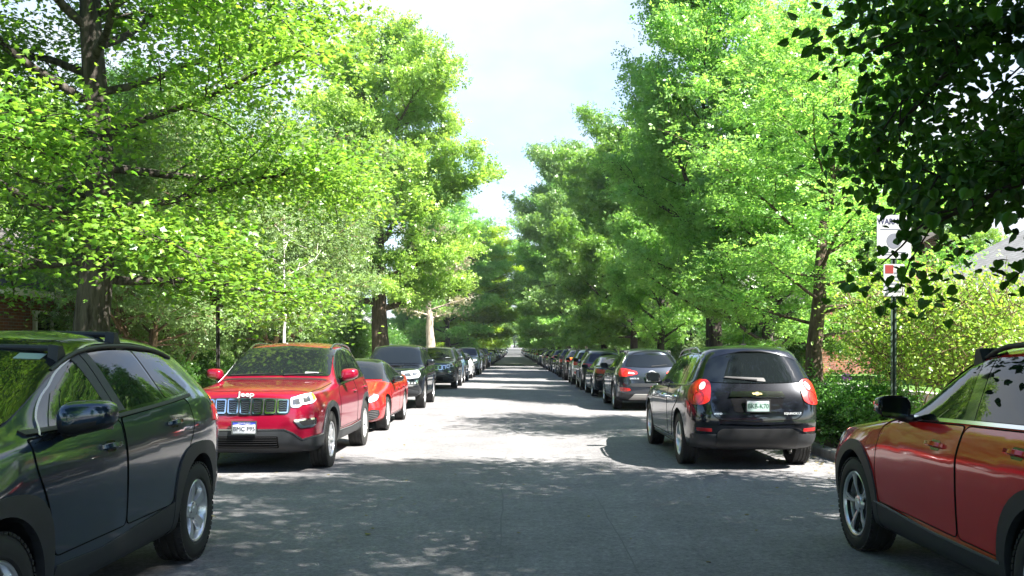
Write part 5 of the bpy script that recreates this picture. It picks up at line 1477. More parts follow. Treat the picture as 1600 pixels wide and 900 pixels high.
def T_oval():
    V = [(0, 0, 0), (.26, .30, -.09), (.24, .66, -.10), (0, 1, -.05), (-.24, .66, -.10), (-.26, .30, -.09), (0, .5, 0.0)]
    F = [(0, 1, 6), (1, 2, 6), (2, 3, 6), (3, 4, 6), (4, 5, 6), (5, 0, 6)]
    return np.array(V, np.float32), np.array(F, np.int32)
def T_spray():
    """three small leaves on one stalk, for trees farther off"""
    V, F = [], []
    for (a, s, ox, oy) in ((0, .62, 0, .38), (1.0, .55, .06, .12), (-1.0, .55, -.06, .2)):
        b = len(V); c, sn = math.cos(a), math.sin(a)
        for (x, y, z) in ((0, 0, 0), (.30, .5, -.08), (0, 1, -.12), (-.30, .5, -.08)):
            X, Y = x * s, y * s; V.append((X * c + Y * sn + ox, -X * sn + Y * c + oy, z * s))
        F += [(b, b + 1, b + 2), (b, b + 2, b + 3)]
    return np.array(V, np.float32), np.array(F, np.int32)
T = dict(maple=T_maple(), heart=T_heart(), oval=T_oval(), spray=T_spray())

def leaf_mesh(name, rs, pos, outw, size, kind, up=.7, hang=0.25, rnd=.6, tint_by=None, smooth=False):
    """one leaf per row of pos; outw = direction the leaf points"""
    tv, tf = T[kind]; n = len(pos)
    if n == 0: return raw_mesh(name, np.zeros((0, 3)), np.zeros((0, 3), np.int32))
    nrm = rs.normal(0, rnd, (n, 3)) + np.array([0, 0, up]); nrm /= np.linalg.norm(nrm, axis=1)[:, None] + 1e-9
    ax = outw + rs.normal(0, .7, (n, 3)) + np.array([0, 0, -hang])
    ax -= nrm * (ax * nrm).sum(1)[:, None]; ax /= np.linalg.norm(ax, axis=1)[:, None] + 1e-9
    sd = np.cross(ax, nrm)
    sz = size * rs.uniform(.6, 1.2, n)
    fold = rs.uniform(.2, 2.3, n)[:, None, None]
    co = (tv[None, :, 0, None] * sd[:, None, :] + tv[None, :, 1, None] * ax[:, None, :] + tv[None, :, 2, None] * nrm[:, None, :] * fold) * sz[:, None, None] + pos[:, None, :]
    k = len(tv)
    F = (tf[None] + (np.arange(n) * k)[:, None, None]).reshape(-1, 3)
    me = bpy.data.meshes.new(name)
    me.vertices.add(n * k); me.vertices.foreach_set('co', co.astype(np.float32).ravel())
    me.loops.add(F.size); me.loops.foreach_set('vertex_index', F.astype(np.int32).ravel())
    me.polygons.add(len(F)); me.polygons.foreach_set('loop_start', np.arange(0, F.size, 3, dtype=np.int32)); me.polygons.foreach_set('loop_total', np.full(len(F), 3, np.int32))
    me.update(calc_edges=True)
    t = rs.beta(2, 2, n) if tint_by is None else np.clip(tint_by + rs.normal(0, .16, n), 0, 1)
    at = me.attributes.new('tint', 'FLOAT', 'POINT'); at.data.foreach_set('value', np.repeat(t, k).astype(np.float32))
    return me

def tubes_mesh(name, tubes):
    V, F, base = [], [], 0
    for pts, rad, n in tubes:
        pts = np.array(pts, float); m = len(pts)
        d = np.gradient(pts, axis=0); d /= np.linalg.norm(d, axis=1)[:, None] + 1e-9
        ref = np.array([1.0, 0, 0]) if abs(d[0, 0]) < .8 else np.array([0, 1.0, 0])
        a = ref - d * (d @ ref)[:, None]; a /= np.linalg.norm(a, axis=1)[:, None] + 1e-9; b = np.cross(d, a)
        th = np.linspace(0, 2 * np.pi, n, endpoint=False)
        rad = np.array(rad)[:, None, None]
        ring = pts[:, None, :] + rad * (np.cos(th)[None, :, None] * a[:, None, :] + np.sin(th)[None, :, None] * b[:, None, :])
        V.append(ring.reshape(-1, 3))
        i = np.arange(m - 1)[:, None]; j = np.arange(n)[None, :]; j2 = (j + 1) % n
        F.append(np.stack([base + i * n + j, base + i * n + j2, base + (i + 1) * n + j2, base + (i + 1) * n + j], -1).reshape(-1, 4)); base += m * n
    return raw_mesh(name, np.concatenate(V), np.concatenate(F), True)

def profile(pts):
    xs = [p[0] for p in pts]; ys = [p[1] for p in pts]
    return lambda t: float(np.interp(t, xs, ys))

def grow(seed, H, r0, base, prof, nl, up=(10, 60), droop=.0, dens=2.2, sub=(.30, .55), cl_step=.34, cl_r=.28, per=14, leaf=('oval', .12), lean=(0, 0), wander=.05, asym=None,
         leaf_up=.7, hang=.25, rnd=.6, stems=1, flare=1.6, top=.93, cull=None, limb_r=.42, twig_r=.006, spread=.18, cmin=.36):
    rs = np.random.RandomState(seed)
    tubes, cp, cd = [], [], []
    def add_twig(p0, d, ln, r, lvl):
        m = max(3, int(ln / .28) + 1); pts = [p0]; p = p0.copy(); dd = d.copy()
        for i in range(1, m + 1):
            dd = dd + rs.normal(0, .10, 3) + np.array([0, 0, -droop * .10]); dd /= np.linalg.norm(dd); p = p + dd * ln / m; pts.append(p.copy())
        pts = np.array(pts); tubes.append((pts, np.linspace(r, twig_r, m + 1), 5 if lvl else 6))
        return pts, dd
    def clusters(pts, d, f0=.2):
        ln = np.linalg.norm(pts[-1] - pts[0]); k = max(1, int(ln / cl_step))
        for i in range(k + 1):
            f = f0 + (1 - f0) * i / max(1, k); q = f * (len(pts) - 1); a = int(min(len(pts) - 2, math.floor(q))); cp.append(pts[a] + (pts[a + 1] - pts[a]) * (q - a)); cd.append(d)
    for st in range(stems):
        n = 14; pts = []; off = np.array([0.0, 0.0]); ang = 2 * math.pi * st / max(1, stems) + rs.uniform(0, 1); sp = 0 if stems == 1 else spread * rs.uniform(.5, 1.2)
        for i in range(n + 1):
            t = i / n; off = off + rs.normal(0, wander, 2) * (t > .05)
            pts.append((off[0] + lean[0] * t * t * H + sp * H * t * math.cos(ang) * .5, off[1] + lean[1] * t * t * H + sp * H * t * math.sin(ang) * .5, t * H * top))
        pts = np.array(pts); tt = np.linspace(0, 1, n + 1)
        rad = r0 * (1 - .93 * tt ** .9) * (1 + (flare - 1) * np.exp(-tt * H / .45)) / (1 if stems == 1 else 1.5)
        tubes.append((pts, rad, 16))
        for i in range(nl):
            t = base + (top * .99 - base) * ((i + rs.uniform(.2, .8)) / nl); q = t / top * n; a = int(min(n - 1, math.floor(q))); p0 = pts[a] + (pts[a + 1] - pts[a]) * (q - a)
            r_t = float(np.interp(q, np.arange(n + 1), rad))
            az = i * 2.39996 + rs.uniform(-.4, .4) + st
            el = R(up[0] + (up[1] - up[0]) * (t - base) / (1 - base) + rs.uniform(-9, 9))
            Rr = prof(t) * rs.uniform(.78, 1.12)
            hd = np.array([math.cos(az), math.sin(az)])
            if asym is not None: Rr *= max(.25, 1 + asym[2] * (hd[0] * asym[0] + hd[1] * asym[1]))
            ln = max(.25, Rr / max(cmin, math.cos(el)))
            d = np.array([hd[0] * math.cos(el), hd[1] * math.cos(el), math.sin(el)])
            m = max(5, int(ln / .5)); pp = [p0]; p = p0.copy(); dd = d.copy()
            for k in range(m):
                dd = dd + rs.normal(0, .07, 3) + np.array([0, 0, (-droop * .22 if k > m * .4 else .03)]); dd /= np.linalg.norm(dd); p = p + dd * ln / m; pp.append(p.copy())
            pp = np.array(pp); lr = min(r_t * .62, max(.018, limb_r * r_t * (.4 + ln / 6))); tubes.append((pp, lr * (1 - .85 * np.linspace(0, 1, m + 1)), 8))
            clusters(pp[int(m * .55):], dd)
            ns = max(3, int(ln * dens))
            for k in range(ns):
                f = .22 + .76 * (k + rs.uniform(0, 1)) / ns; q = f * m; a = int(min(m - 1, math.floor(q))); s0 = pp[a] + (pp[a + 1] - pp[a]) * (q - a); ld = pp[a + 1] - pp[a]; ld /= np.linalg.norm(ld)
                sd = np.cross(ld, [0, 0, 1]); sd /= np.linalg.norm(sd) + 1e-6
                d2 = ld * rs.uniform(.4, .9) + sd * (1 if k % 2 else -1) * rs.uniform(.5, 1.1) + np.array([0, 0, rs.uniform(-.25, .55)]); d2 /= np.linalg.norm(d2)
                l2 = max(.45, ln * rs.uniform(*sub) * (1.05 - .6 * f))
                tp, dl = add_twig(s0, d2, l2, max(.008, lr * .35 * (1 - f * .6)), 0); clusters(tp, dl, .25)
                for _ in range(max(1, int(l2 * 1.6))):
                    f2 = rs.uniform(.3, .95); b = int(f2 * (len(tp) - 1)); d3 = dl + rs.normal(0, .75, 3); d3 /= np.linalg.norm(d3)
                    t3, d3l = add_twig(tp[b], d3, rs.uniform(.3, .75), .007, 1); clusters(t3, d3l, .4)
    cp = np.array(cp); cd = np.array(cd)
    if cull is not None:
        k = cull(cp); cp, cd = cp[k], cd[k]
    # each clump has its own share of leaves and its own tint
    cnt = rs.poisson(per * rs.gamma(3.0, 1 / 3.0, len(cp)))
    idx = np.repeat(np.arange(len(cp)), cnt)
    pos = cp[idx] + rs.normal(0, cl_r, (len(idx), 3)) * np.array([1, 1, .55]); outw = cd[idx] * .8
    tint = np.clip(rs.normal(.5, .2, len(cp)), 0, 1)[idx]
    return tubes_mesh('trunk', tubes), leaf_mesh('crown', rs, pos, outw, leaf[1], leaf[0], leaf_up, hang, rnd, tint), len(idx)

BARK = dict(grey=barkmat('grey_furrowed_bark', (.018, .015, .013), (.095, .083, .072), 6), brown=barkmat('brown_bark', (.05, .036, .026), (.16, .12, .09), 9),
            pale=barkmat('pale_bark', (.20, .16, .125), (.40, .34, .28), 8), dark=barkmat('dark_bark', (.018, .014, .012), (.06, .048, .04), 8), birch=barkmat('whitish_bark', (.30, .28, .25), (.62, .60, .56), 5), tan=barkmat('tan_peeling_bark', (.09, .055, .035), (.24, .16, .11), 6))
LEAF = dict(
    maple=leafmat('maple_leaves', (.068, .185, .020), (.215, .335, .060), .55, .04),
    lime=leafmat('lime_leaves', (.125, .25, .035), (.29, .405, .10), .52, .04),
    bright=leafmat('bright_leaves', (.098, .255, .045), (.265, .425, .125), .52, .04),
    mid=leafmat('mid_green_leaves', (.072, .180, .026), (.18, .295, .058), .5, .04),
    deep=leafmat('deep_green_leaves', (.038, .125, .020), (.098, .205, .034), .48, .04),
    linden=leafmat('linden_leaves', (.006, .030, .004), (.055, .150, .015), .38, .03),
    greygreen=leafmat('grey_green_leaves', (.095, .165, .055), (.20, .285, .12), .42, .025),
    blue=leafmat('blue_green_leaves', (.085, .175, .045), (.18, .285, .085), .48, .04),
    gold=leafmat('golden_green_leaves', (.15, .19, .02), (.28, .31, .05), .48, .04),
    yellow=leafmat('yellow_green_leaves', (.17, .28, .02), (.31, .42, .045), .54, .04),
    shrub=leafmat('shrub_leaves', (.13, .25, .030), (.28, .385, .075), .5, .04),
    dusty=leafmat('dusty_twig_leaves', (.19, .18, .11), (.30, .28, .18), .35, .03),
    purple=leafmat('purple_petals', (.30, .12, .42), (.50, .28, .62), .4, .04, (1, 1, 1)),
    herb=leafmat('herb_leaves', (.055, .17, .028), (.12, .27, .055), .45, .04))
TREES = {}
def kind(name, bark, leafm, **k):
    t, c, n = grow(**k)
    t.materials.append(BARK[bark]); c.materials.append(LEAF[leafm]); TREES[name] = (t, c)
    if 'VERBOSE' in globals(): print('tree', name, 'leaves', n, 'wood', len(t.vertices))

VAR = {}
def variant(me, key, table):
    """the same mesh data in another colour, shared by every tree that wears it"""
    if key is None or me.materials[0] == table[key]: return me
    k = (me.name, key)
    if k not in VAR:
        VAR[k] = me.copy(); VAR[k].materials[0] = table[key]
    return VAR[k]

def plant(kindname, x, y, label, cat='tree', name='street_tree', rz=0.0, s=1.0, sz=None, leaf=None, bark=None, group=None, z=None):
    t, c = TREES[kindname]
    r = empty(name, (x, y, (z0(y) + .12) if z is None else z), rz); r.scale = (s, s, sz or s)
    tag(r, label, cat, group)
    link('trunk', variant(t, bark, BARK), r); link('crown', variant(c, leaf, LEAF), r)
    return r

# the kinds
kind('big_maple', 'grey', 'maple', seed=3, H=14.5, r0=.33, base=.175, prof=profile([(.15, 3.8), (.4, 5.5), (.7, 5.7), (.9, 4.0), (1, 1.5)]), nl=46, up=(2, 62), droop=.25, dens=2.7, cl_step=.36, cl_r=0.34, per=37, leaf=('maple', .098), leaf_up=1.1, hang=.35, rnd=.52, wander=.04, limb_r=.30)
LINDEN_AT = (6.8, 5.6, 4.2)
def linden_cull(p):
    """branches are kept above head height and pruned clear of the warning plate"""
    c, s = math.cos(LINDEN_AT[2]), math.sin(LINDEN_AT[2])
    x, y, z = p[:, 0] * c - p[:, 1] * s + LINDEN_AT[0], p[:, 0] * s + p[:, 1] * c + LINDEN_AT[1], p[:, 2] + .12
    return (z > 1.92) & (np.hypot(x - .404 * y, z - 1.64 - .134 * y) > .30)
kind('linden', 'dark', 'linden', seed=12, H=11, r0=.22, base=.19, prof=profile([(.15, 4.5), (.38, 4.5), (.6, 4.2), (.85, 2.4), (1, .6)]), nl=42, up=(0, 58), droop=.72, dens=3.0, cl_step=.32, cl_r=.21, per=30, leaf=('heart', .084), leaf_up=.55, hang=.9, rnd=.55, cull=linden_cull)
kind('tall_oak', 'brown', 'lime', seed=21, H=17.4, r0=.48, base=.19, prof=profile([(.16, 4.0), (.38, 5.4), (.6, 4.3), (.8, 2.2), (1, .4)]), nl=40, up=(8, 60), droop=.1, dens=2.3, cl_step=.5, cl_r=.27, per=27, leaf=('spray', .26), leaf_up=.6, rnd=.7, flare=1.4)
kind('upright_maple', 'grey', 'bright', seed=31, H=19, r0=.30, base=.12, prof=profile([(.1, 3.0), (.3, 3.9), (.6, 3.0), (.85, 1.5), (1, .5)]), nl=54, up=(22, 74), droop=-.25, dens=2.3, cl_step=.45, cl_r=.23, per=24, leaf=('spray', .21), leaf_up=.5, rnd=.75)
kind('broad_tree', 'dark', 'deep', seed=41, H=15, r0=.30, base=.14, prof=profile([(.12, 3.4), (.35, 4.9), (.7, 4.2), (.9, 2.4), (1, .8)]), nl=40, up=(4, 60), droop=.15, dens=2.1, cl_step=.5, cl_r=.28, per=26, leaf=('spray', .27), leaf_up=.6, rnd=.7)
kind('spreading_tree', 'tan', 'greygreen', seed=51, H=5.6, r0=.17, base=.26, prof=profile([(.2, 2.2), (.5, 3.3), (.8, 2.6), (1, .9)]), nl=13, up=(15, 55), droop=.2, dens=2.6, cl_step=.32, cl_r=.26, per=14, leaf=('spray', .15), stems=4, leaf_up=.5, rnd=.8, flare=1.2, limb_r=.6, spread=.75)
kind('airy_tree', 'brown', 'bright', seed=61, H=10.5, r0=.21, base=.22, prof=profile([(.2, 2.2), (.45, 3.2), (.75, 2.5), (1, .7)]), nl=28, up=(10, 62), droop=.15, dens=2.7, cl_step=.36, cl_r=.26, per=14, leaf=('spray', .17), lean=(.06, .0), leaf_up=.7, rnd=.65)
kind('feathery_tree', 'dark', 'blue', seed=71, H=19, r0=.32, base=.16, prof=profile([(.15, 3.6), (.4, 4.6), (.75, 3.4), (1, .8)]), nl=36, up=(-6, 48), droop=.0, dens=2.2, cl_step=.5, cl_r=.30, per=15, leaf=('spray', .34), asym=(-1, 0, .55), leaf_up=.5, rnd=.8)
kind('twiggy_tree', 'pale', 'dusty', seed=81, H=9.5, r0=.42, base=.38, prof=profile([(.3, 2.4), (.6, 3.2), (1, 1.0)]), nl=18, up=(15, 60), droop=.1, dens=2.6, cl_step=.5, cl_r=.30, per=7, leaf=('spray', .18), rnd=.9, flare=1.3)
kind('thin_birch', 'birch', 'greygreen', seed=91, H=7.5, r0=.06, base=.45, prof=profile([(.4, .8), (.7, 1.3), (1, .4)]), nl=12, up=(25, 65), dens=2, cl_step=.4, cl_r=.25, per=9, leaf=('spray', .15), rnd=.8, wander=.03)
kind('tall_shrub', 'tan', 'shrub', seed=101, H=2.25, r0=.030, base=.40, prof=profile([(.3, .45), (.7, .75), (1, .35)]), nl=7, up=(25, 70), droop=.15, dens=3.0, cl_step=.2, cl_r=.13, per=4, leaf=('oval', .075), stems=11, leaf_up=.6, rnd=.65, flare=1.0, limb_r=.7, twig_r=.003, spread=.62, cmin=.85)
kind('round_shrub', 'dark', 'deep', seed=111, H=2.0, r0=.04, base=.08, prof=profile([(.05, .8), (.5, 1.25), (1, .6)]), nl=10, up=(10, 70), dens=2.6, cl_step=.25, cl_r=.18, per=11, leaf=('spray', .13), stems=5, rnd=.8, flare=1, limb_r=.7, twig_r=.003, cmin=.9)
kind('low_herb', 'dark', 'herb', seed=121, H=.55, r0=.012, base=.05, prof=profile([(0, .42), (.6, .5), (1, .3)]), nl=10, up=(35, 80), dens=4, cl_step=.09, cl_r=.06, per=4, leaf=('oval', .075), stems=7, rnd=.7, flare=1, limb_r=.7, twig_r=.002, cmin=.9)
# ================================================================ cars in their places
def each(o):
    yield o
    for ch in o.children: yield from each(ch)

def copy_tree(o, parent=None):
    c = o.copy(); COL.objects.link(c)
    if parent is not None: c.parent = parent
    for ch in o.children: copy_tree(ch, c)
    return c

RECOL = {}
def recolour(root, old, new):
    for o in each(root):
        if o.type == 'MESH' and old.name in [m.name for m in o.data.materials]:
            k = (o.data.name, old.name, new.name)
            if k not in RECOL:
                d = o.data.copy(); RECOL[k] = d
                for i, m in enumerate(d.materials):
                    if m == old: d.materials[i] = new
            o.data = RECOL[k]

def joined(car):
    """the whole car as one mesh, for places so far off that no part shows"""
    bm = bmesh.new(); mats = []
    bpy.context.view_layer.update()
    inv = car.root.matrix_world.inverted()
    for o in each(car.root):
        if o.type != 'MESH' or o.name.split('.')[0] in ('door_gap', 'handle', 'handle_cup', 'mesh_bar', 'intake_bar', 'plate_lettering', 'plate_band', 'plate_frame', 'tailgate_badge', 'tailgate_emblem', 'bonnet_badge', 'door', 'mirror_arm'): continue
        me = o.data.copy(); me.transform(inv @ o.matrix_world)
        mp = []
        for s in o.material_slots:
            if s.material not in mats: mats.append(s.material)
            mp.append(mats.index(s.material))
        n0 = len(bm.faces); bm.from_mesh(me); bm.faces.ensure_lookup_table()
        for f in bm.faces[n0:]: f.material_index = mp[f.material_index] if mp else 0
        bpy.data.meshes.remove(me)
    me = bpy.data.meshes.new('parked_car'); bm.to_mesh(me); bm.free()
    for m in mats: me.materials.append(m)
    me.set_sharp_from_angle(angle=R(45))
    return me

CARS = {}
CARS['boxy'] = (model_boxy_compact(P_NAVY), P_NAVY)
CARS['slot'] = (model_slot_grille(P_RED, True, True), P_RED)
CARS['saloon'] = (model_saloon(P_ORED, M['gloss_black']), P_ORED)
CARS['square'] = (model_square_wagon(P_BLK), P_BLK)
CARS['round'] = (model_round_tail(P_DGREY), P_DGREY)
CARS['sleek'] = (model_sleek(P_RUBY), P_RUBY)
CARS['split'] = (model_split_tail(P_SGREY), P_SGREY)
FACING, TAIL = 'parked cars facing us', 'parked cars with tails towards us'

PAINT = dict(
    grey=paint('mid_grey_paint', (.10, .11, .12), .6), steel=paint('steel_blue_paint', (.05, .10, .17), .5), white=paint('white_paint', (.62, .64, .66), .0), silver=paint('silver_paint', (.42, .44, .46), .7),
    black=paint('black_paint', (.010, .011, .012), .3), green=paint('dark_green_paint', (.018, .036, .026), .4), brown=paint('brown_paint', (.10, .05, .035), .4), blue=paint('deep_blue_paint', (.02, .04, .13), .5),
    red=paint('deep_red_paint', (.22, .012, .014), .4), gun=paint('gunmetal_paint', (.045, .05, .055), .6), beige=paint('beige_paint', (.35, .31, .25), .5))

def place(key, x, axle_y, label, facing=True, col=None, first=False, rz=0.0, front_axle=True):
    """axle_y = where the axle nearest to the camera stands"""
    car, pm = CARS[key]
    root = car.root if first else copy_tree(car.root)
    root.scale = (1, 1, 1)
    if facing:
        y = axle_y + (car.L / 2 - car.fo); root.rotation_euler = (0, 0, rz)
    else:
        y = axle_y + (car.L / 2 - (car.L - car.fo - car.wb)); root.rotation_euler = (0, 0, math.pi + rz)
    sl = math.atan2(z0(y + 2) - z0(y - 2), 4)
    root.location = (x, y, z0(y))
    if sl: root.rotation_euler.x = sl if facing else -sl
    tag(root, label, 'car', FACING if facing else TAIL)
    if col is not None:
        recolour(root, pm, PAINT[col])
        if key == 'saloon': recolour(root, M['gloss_black'], PAINT[col])
    return root

# the row that faces us
BOX = place('boxy', -3.43, 4.50, 'dark navy compact SUV with black roof bars, in front of the crimson SUV', True, None, True)
place('slot', -3.50, 13.0, 'crimson SUV with a chrome slotted grille and a blue topped plate', True, None, True)
place('saloon', -3.46, 18.9, 'bright red low car with black roof between crimson and charcoal SUVs', True, None, True)
place('square', -3.44, 26.1, 'tall square charcoal wagon with big headlamps behind the bright red car', True, None, True)
# the row with its tails towards us
place('round', 3.27, 13.36, 'dark grey SUV with round red tail lamps and a green lettered plate', False, None, True)
SLK = place('sleek', 3.72, 4.95, 'ruby SUV with black mirror and thin twin-spoke wheels beside the kerb', False, None, True)
place('split', 3.66, 25.6, 'slate grey SUV with pale lower bumper ahead of the dark grey SUV', False, None, True)

BOX.scale = (1.05,) * 3; BOX.location.y = 7.27 - 1.05 * (CARS['boxy'][0].fo + CARS['boxy'][0].wb - CARS['boxy'][0].L / 2)
SLK.scale = (1.03,) * 3; SLK.location.y = 7.62 - 1.03 * (CARS['sleek'][0].L / 2 - CARS['sleek'][0].fo)
jit = random.Random(4)
left = [('slot', -3.32, 39.0, 'gun', 'gunmetal SUV with slotted grille just behind the tall charcoal wagon'),
        ('sleek', -3.30, 45.6, 'steel', 'steel blue crossover between the gunmetal SUV and a white low car'),
        ('saloon', -3.22, 52.3, 'white', 'white low car behind the steel blue crossover'),
        ('square', -3.14, 59.9, 'silver', 'silver tall wagon standing high behind the white low car'),
        ('saloon', -3.30, 66.6, 'green', 'dark green low car behind the silver tall wagon'),
        ('split', -3.25, 73.0, 'black', 'black crossover two places behind the silver tall wagon'),
        ('boxy', -3.22, 79.4, 'brown', 'brown compact SUV in the row facing us'),
        ('square', -3.20, 86.5, 'blue', 'deep blue tall wagon behind the brown compact SUV'),
        ('saloon', -3.15, 93.5, 'grey', 'mid grey low car behind the deep blue tall wagon'),
        ('saloon', -3.10, 100.3, 'white', 'white low car farther along than the deep blue tall wagon')]
for (k, x, y, c, lab) in left: place(k, x, y, lab, True, c, rz=R(jit.uniform(-1.3, 1.3)))
right = [('saloon', 3.62, 32.4, 'black', 'black low car directly ahead of the slate grey SUV'),
         ('sleek', 3.60, 37.6, 'gun', 'gunmetal crossover with red lamps ahead of the black low car'),
         ('split', 3.62, 43.4, 'silver', 'silver SUV with a dark roof rack ahead of the gunmetal crossover'),
         ('boxy', 3.58, 49.2, 'black', 'black compact SUV ahead of the silver SUV with roof rack'),
         ('round', 3.56, 55.2, 'black', 'black SUV with round tail lamps two places ahead of the silver SUV'),
         ('saloon', 3.60, 61.6, 'green', 'dark green low car in the tail-on row'),
         ('boxy', 3.55, 67.6, 'gun', 'gunmetal compact SUV ahead of the dark green low car'),
         ('saloon', 3.55, 73.6, 'beige', 'beige low car ahead of the gunmetal compact SUV'),
         ('split', 3.52, 80.0, 'grey', 'mid grey SUV ahead of the beige low car'),
         ('saloon', 3.50, 86.4, 'silver', 'silver low car ahead of the mid grey SUV'),
         ('sleek', 3.50, 92.6, 'blue', 'deep blue crossover ahead of the silver low car'),
         ('saloon', 3.48, 98.8, 'white', 'white low car ahead of the deep blue crossover')]
for (k, x, y, c, lab) in right: place(k, x, y, lab, False, c, rz=R(jit.uniform(-1.3, 1.3)))

# far cars: single meshes
rs_ = random.Random(8)
FAR = {k: joined(CARS[k][0]) for k in ('boxy', 'saloon', 'square', 'sleek', 'split')}
for facing, x0, y in ((True, -3.1, 107.0), (False, 3.5, 105.0)):
    cols = ['white', 'silver', 'black', 'white', 'grey', 'blue', 'silver', 'gun', 'red', 'white', 'black', 'beige']
    i = 0
    while y < 330:
        k = rs_.choice(list(FAR)); c = cols[i % len(cols)] if i else 'white'; i += 1
        o = bpy.data.objects.new('parked_car', FAR[k]); COL.objects.link(o)
        recolour(o, CARS[k][1], PAINT[c])
        o.location = (x0 + rs_.uniform(-.12, .12), y, z0(y)); o.rotation_euler = (0, 0, (0 if facing else math.pi) + R(rs_.uniform(-1.5, 1.5)))
        tag(o, 'tiny parked car far down the row facing us' if facing else 'tiny parked car far down the tail-on row', 'car', 'distant cars facing us' if facing else 'distant cars with tails towards us')
        y += 6.2 + rs_.uniform(-.3, 1.4) + (4.5 if rs_.random() < .16 else 0)

# ================================================================ trees and shrubs in their places
plant('big_maple', -6.85, 15.0, 'huge maple with thick furrowed grey trunk behind the navy SUV', rz=.6)
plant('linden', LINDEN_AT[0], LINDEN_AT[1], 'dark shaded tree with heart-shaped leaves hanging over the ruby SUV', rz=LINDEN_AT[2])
plant('tall_oak', -6.5, 45.5, 'lime green tree with ivy-clad brown trunk behind the charcoal wagon', rz=.3)
plant('twiggy_tree', -5.95, 67, 'half bare tree with pale bark and dusty twigs beyond the lime green tree', rz=1.0)
plant('airy_tree', 5.75, 17.6, 'slender light green tree beside the dark grey SUV with round tail lamps', rz=.4, s=.92, sz=.72)
plant('upright_maple', 6.5, 30.5, 'tallest bright green upright tree with grey trunk behind the dark grey SUV', rz=.0)
plant('upright_maple', 7.3, 26.8, 'lower bright green tree beside the tallest upright one', rz=2.2, s=.74, sz=.52)
plant('upright_maple', 6.6, 42, 'bright green tree with pale grey trunk rising behind the slate grey SUV', rz=1.2, s=.66, leaf='bright')
plant('broad_tree', 6.9, 53, 'dark green tree with golden top beyond the bright upright trees', rz=.9, s=.86, leaf='mid')
plant('broad_tree', 6.2, 64, 'deep green broad tree between the golden topped and the feathery ones', rz=2.7, s=.88, leaf='mid')
plant('feathery_tree', 5.9, 78, 'feathery blue green tree leaning out over the road', rz=0)
plant('broad_tree', -5.9, 84, 'light green tree overhanging the road past the half bare one', rz=.5, s=1.0, sz=.86, leaf='bright')
plant('broad_tree', -5.3, 100, 'yellow green tree overhanging the road beyond the light green one', rz=1.9, s=1.5, sz=.84, leaf='yellow')
plant('spreading_tree', -9.2, 23.0, 'low grey green tree with several leaning tan stems behind the crimson SUV', rz=.3)
plant('spreading_tree', -10.4, 28.5, 'pale grey green tree close to the brick house wall', rz=1.7, s=1.1)
plant('spreading_tree', -8.6, 33.5, 'pale grey green tree behind the thin whitish stem', rz=2.9, s=1.15)
plant('thin_birch', -6.6, 26.5, 'thin whitish stem with few leaves behind the crimson SUV', rz=.4)
# backing: shrubs along the yards, trees behind the houses, trees down the street
rt = random.Random(77)
SH = ['rounded dark green shrub in a front yard', 'loose mid green shrub in a front yard', 'grey green shrub in a front yard']
for side in (-1, 1):
    y = 12.0 if side < 0 else 50
    while y < 120:
        x = side * rt.uniform(8.9, 11.2) if side < 0 else rt.uniform(9.6, 11.8)
        t = rt.randrange(3)
        if side < 0 and y < 35:
            x = -rt.uniform(9.6, 11.2)
        plant('round_shrub', x, y, SH[t] + (' on the brick house side' if side < 0 else ' above the low stone wall side'), 'shrub', 'yard_shrub', rt.uniform(0, 6), rt.uniform(.75, 1.25) * (.55 if side < 0 and y < 35 else 1), None, ['deep', 'mid', 'greygreen'][t], None, 'yard shrubs', .5 if (side > 0 and 15 < y < 36) else None)
        y += rt.uniform(1.8, 3.6) * (1 if y < 60 else 1.7)
KB = [('broad_tree', 'bright', 'light green'), ('broad_tree', 'mid', 'mid green'), ('tall_oak', 'lime', 'lime green'), ('upright_maple', 'bright', 'bright green'), ('feathery_tree', 'blue', 'blue green')]
for side in (-1, 1):
    # behind and between the houses
    y = 8.0
    while y < 150:
        k, lf, nm = KB[rt.randrange(5)]
        x = side * rt.uniform(24.5, 31)
        plant(k, x, y, nm + (' backyard tree behind the houses on the brick house side' if side < 0 else ' backyard tree behind the houses on the warning sign side'), rz=rt.uniform(0, 6), s=rt.uniform(.62, .85), leaf=lf, group='backyard trees', name='backyard_tree')
        y += rt.uniform(6.5, 9)
    # street trees farther down
    y = 112.0 if side < 0 else 92.0
    while y < 480:
        k, lf, nm = KB[rt.randrange(4)]
        if side < 0 and y < 150: lf, nm = 'yellow', 'yellow green'
        elif y > 104 and lf == 'mid': lf, nm = 'lime', 'lime green'
        s = rt.uniform(.95, 1.15) * (1.0 if k == 'broad_tree' else .8)
        plant(k, side * rt.uniform(5.5, 6.6), y, nm + (' street tree far along the kerb of the cars facing us' if side < 0 else ' street tree far along the kerb of the tail-on cars'), rz=rt.uniform(0, 6), s=s * 1.15, sz=s * .95, leaf=lf, group='street trees far along')
        if y < 260:
            k, lf, nm = KB[rt.randrange(5)]
            plant(k, side * rt.uniform(11.5, 15), y + 5, nm + (' front yard tree far along the side of the cars facing us' if side < 0 else ' front yard tree far along the tail-on side'), rz=rt.uniform(0, 6), s=rt.uniform(.6, .8), leaf=lf, group='yard trees far along', name='yard_tree')
        y += rt.uniform(9, 13) * (1 if y < 200 else 1.5)
# street end
for i, x in enumerate((-16, -9, -3.5, .2, 3.8, 9.5, 17)):
    plant('broad_tree', x, 540 + (i % 2) * 14, 'green tree closing the far end of the street', rz=i * 1.3, s=1.25, leaf='mid', group='trees at the end of the street')
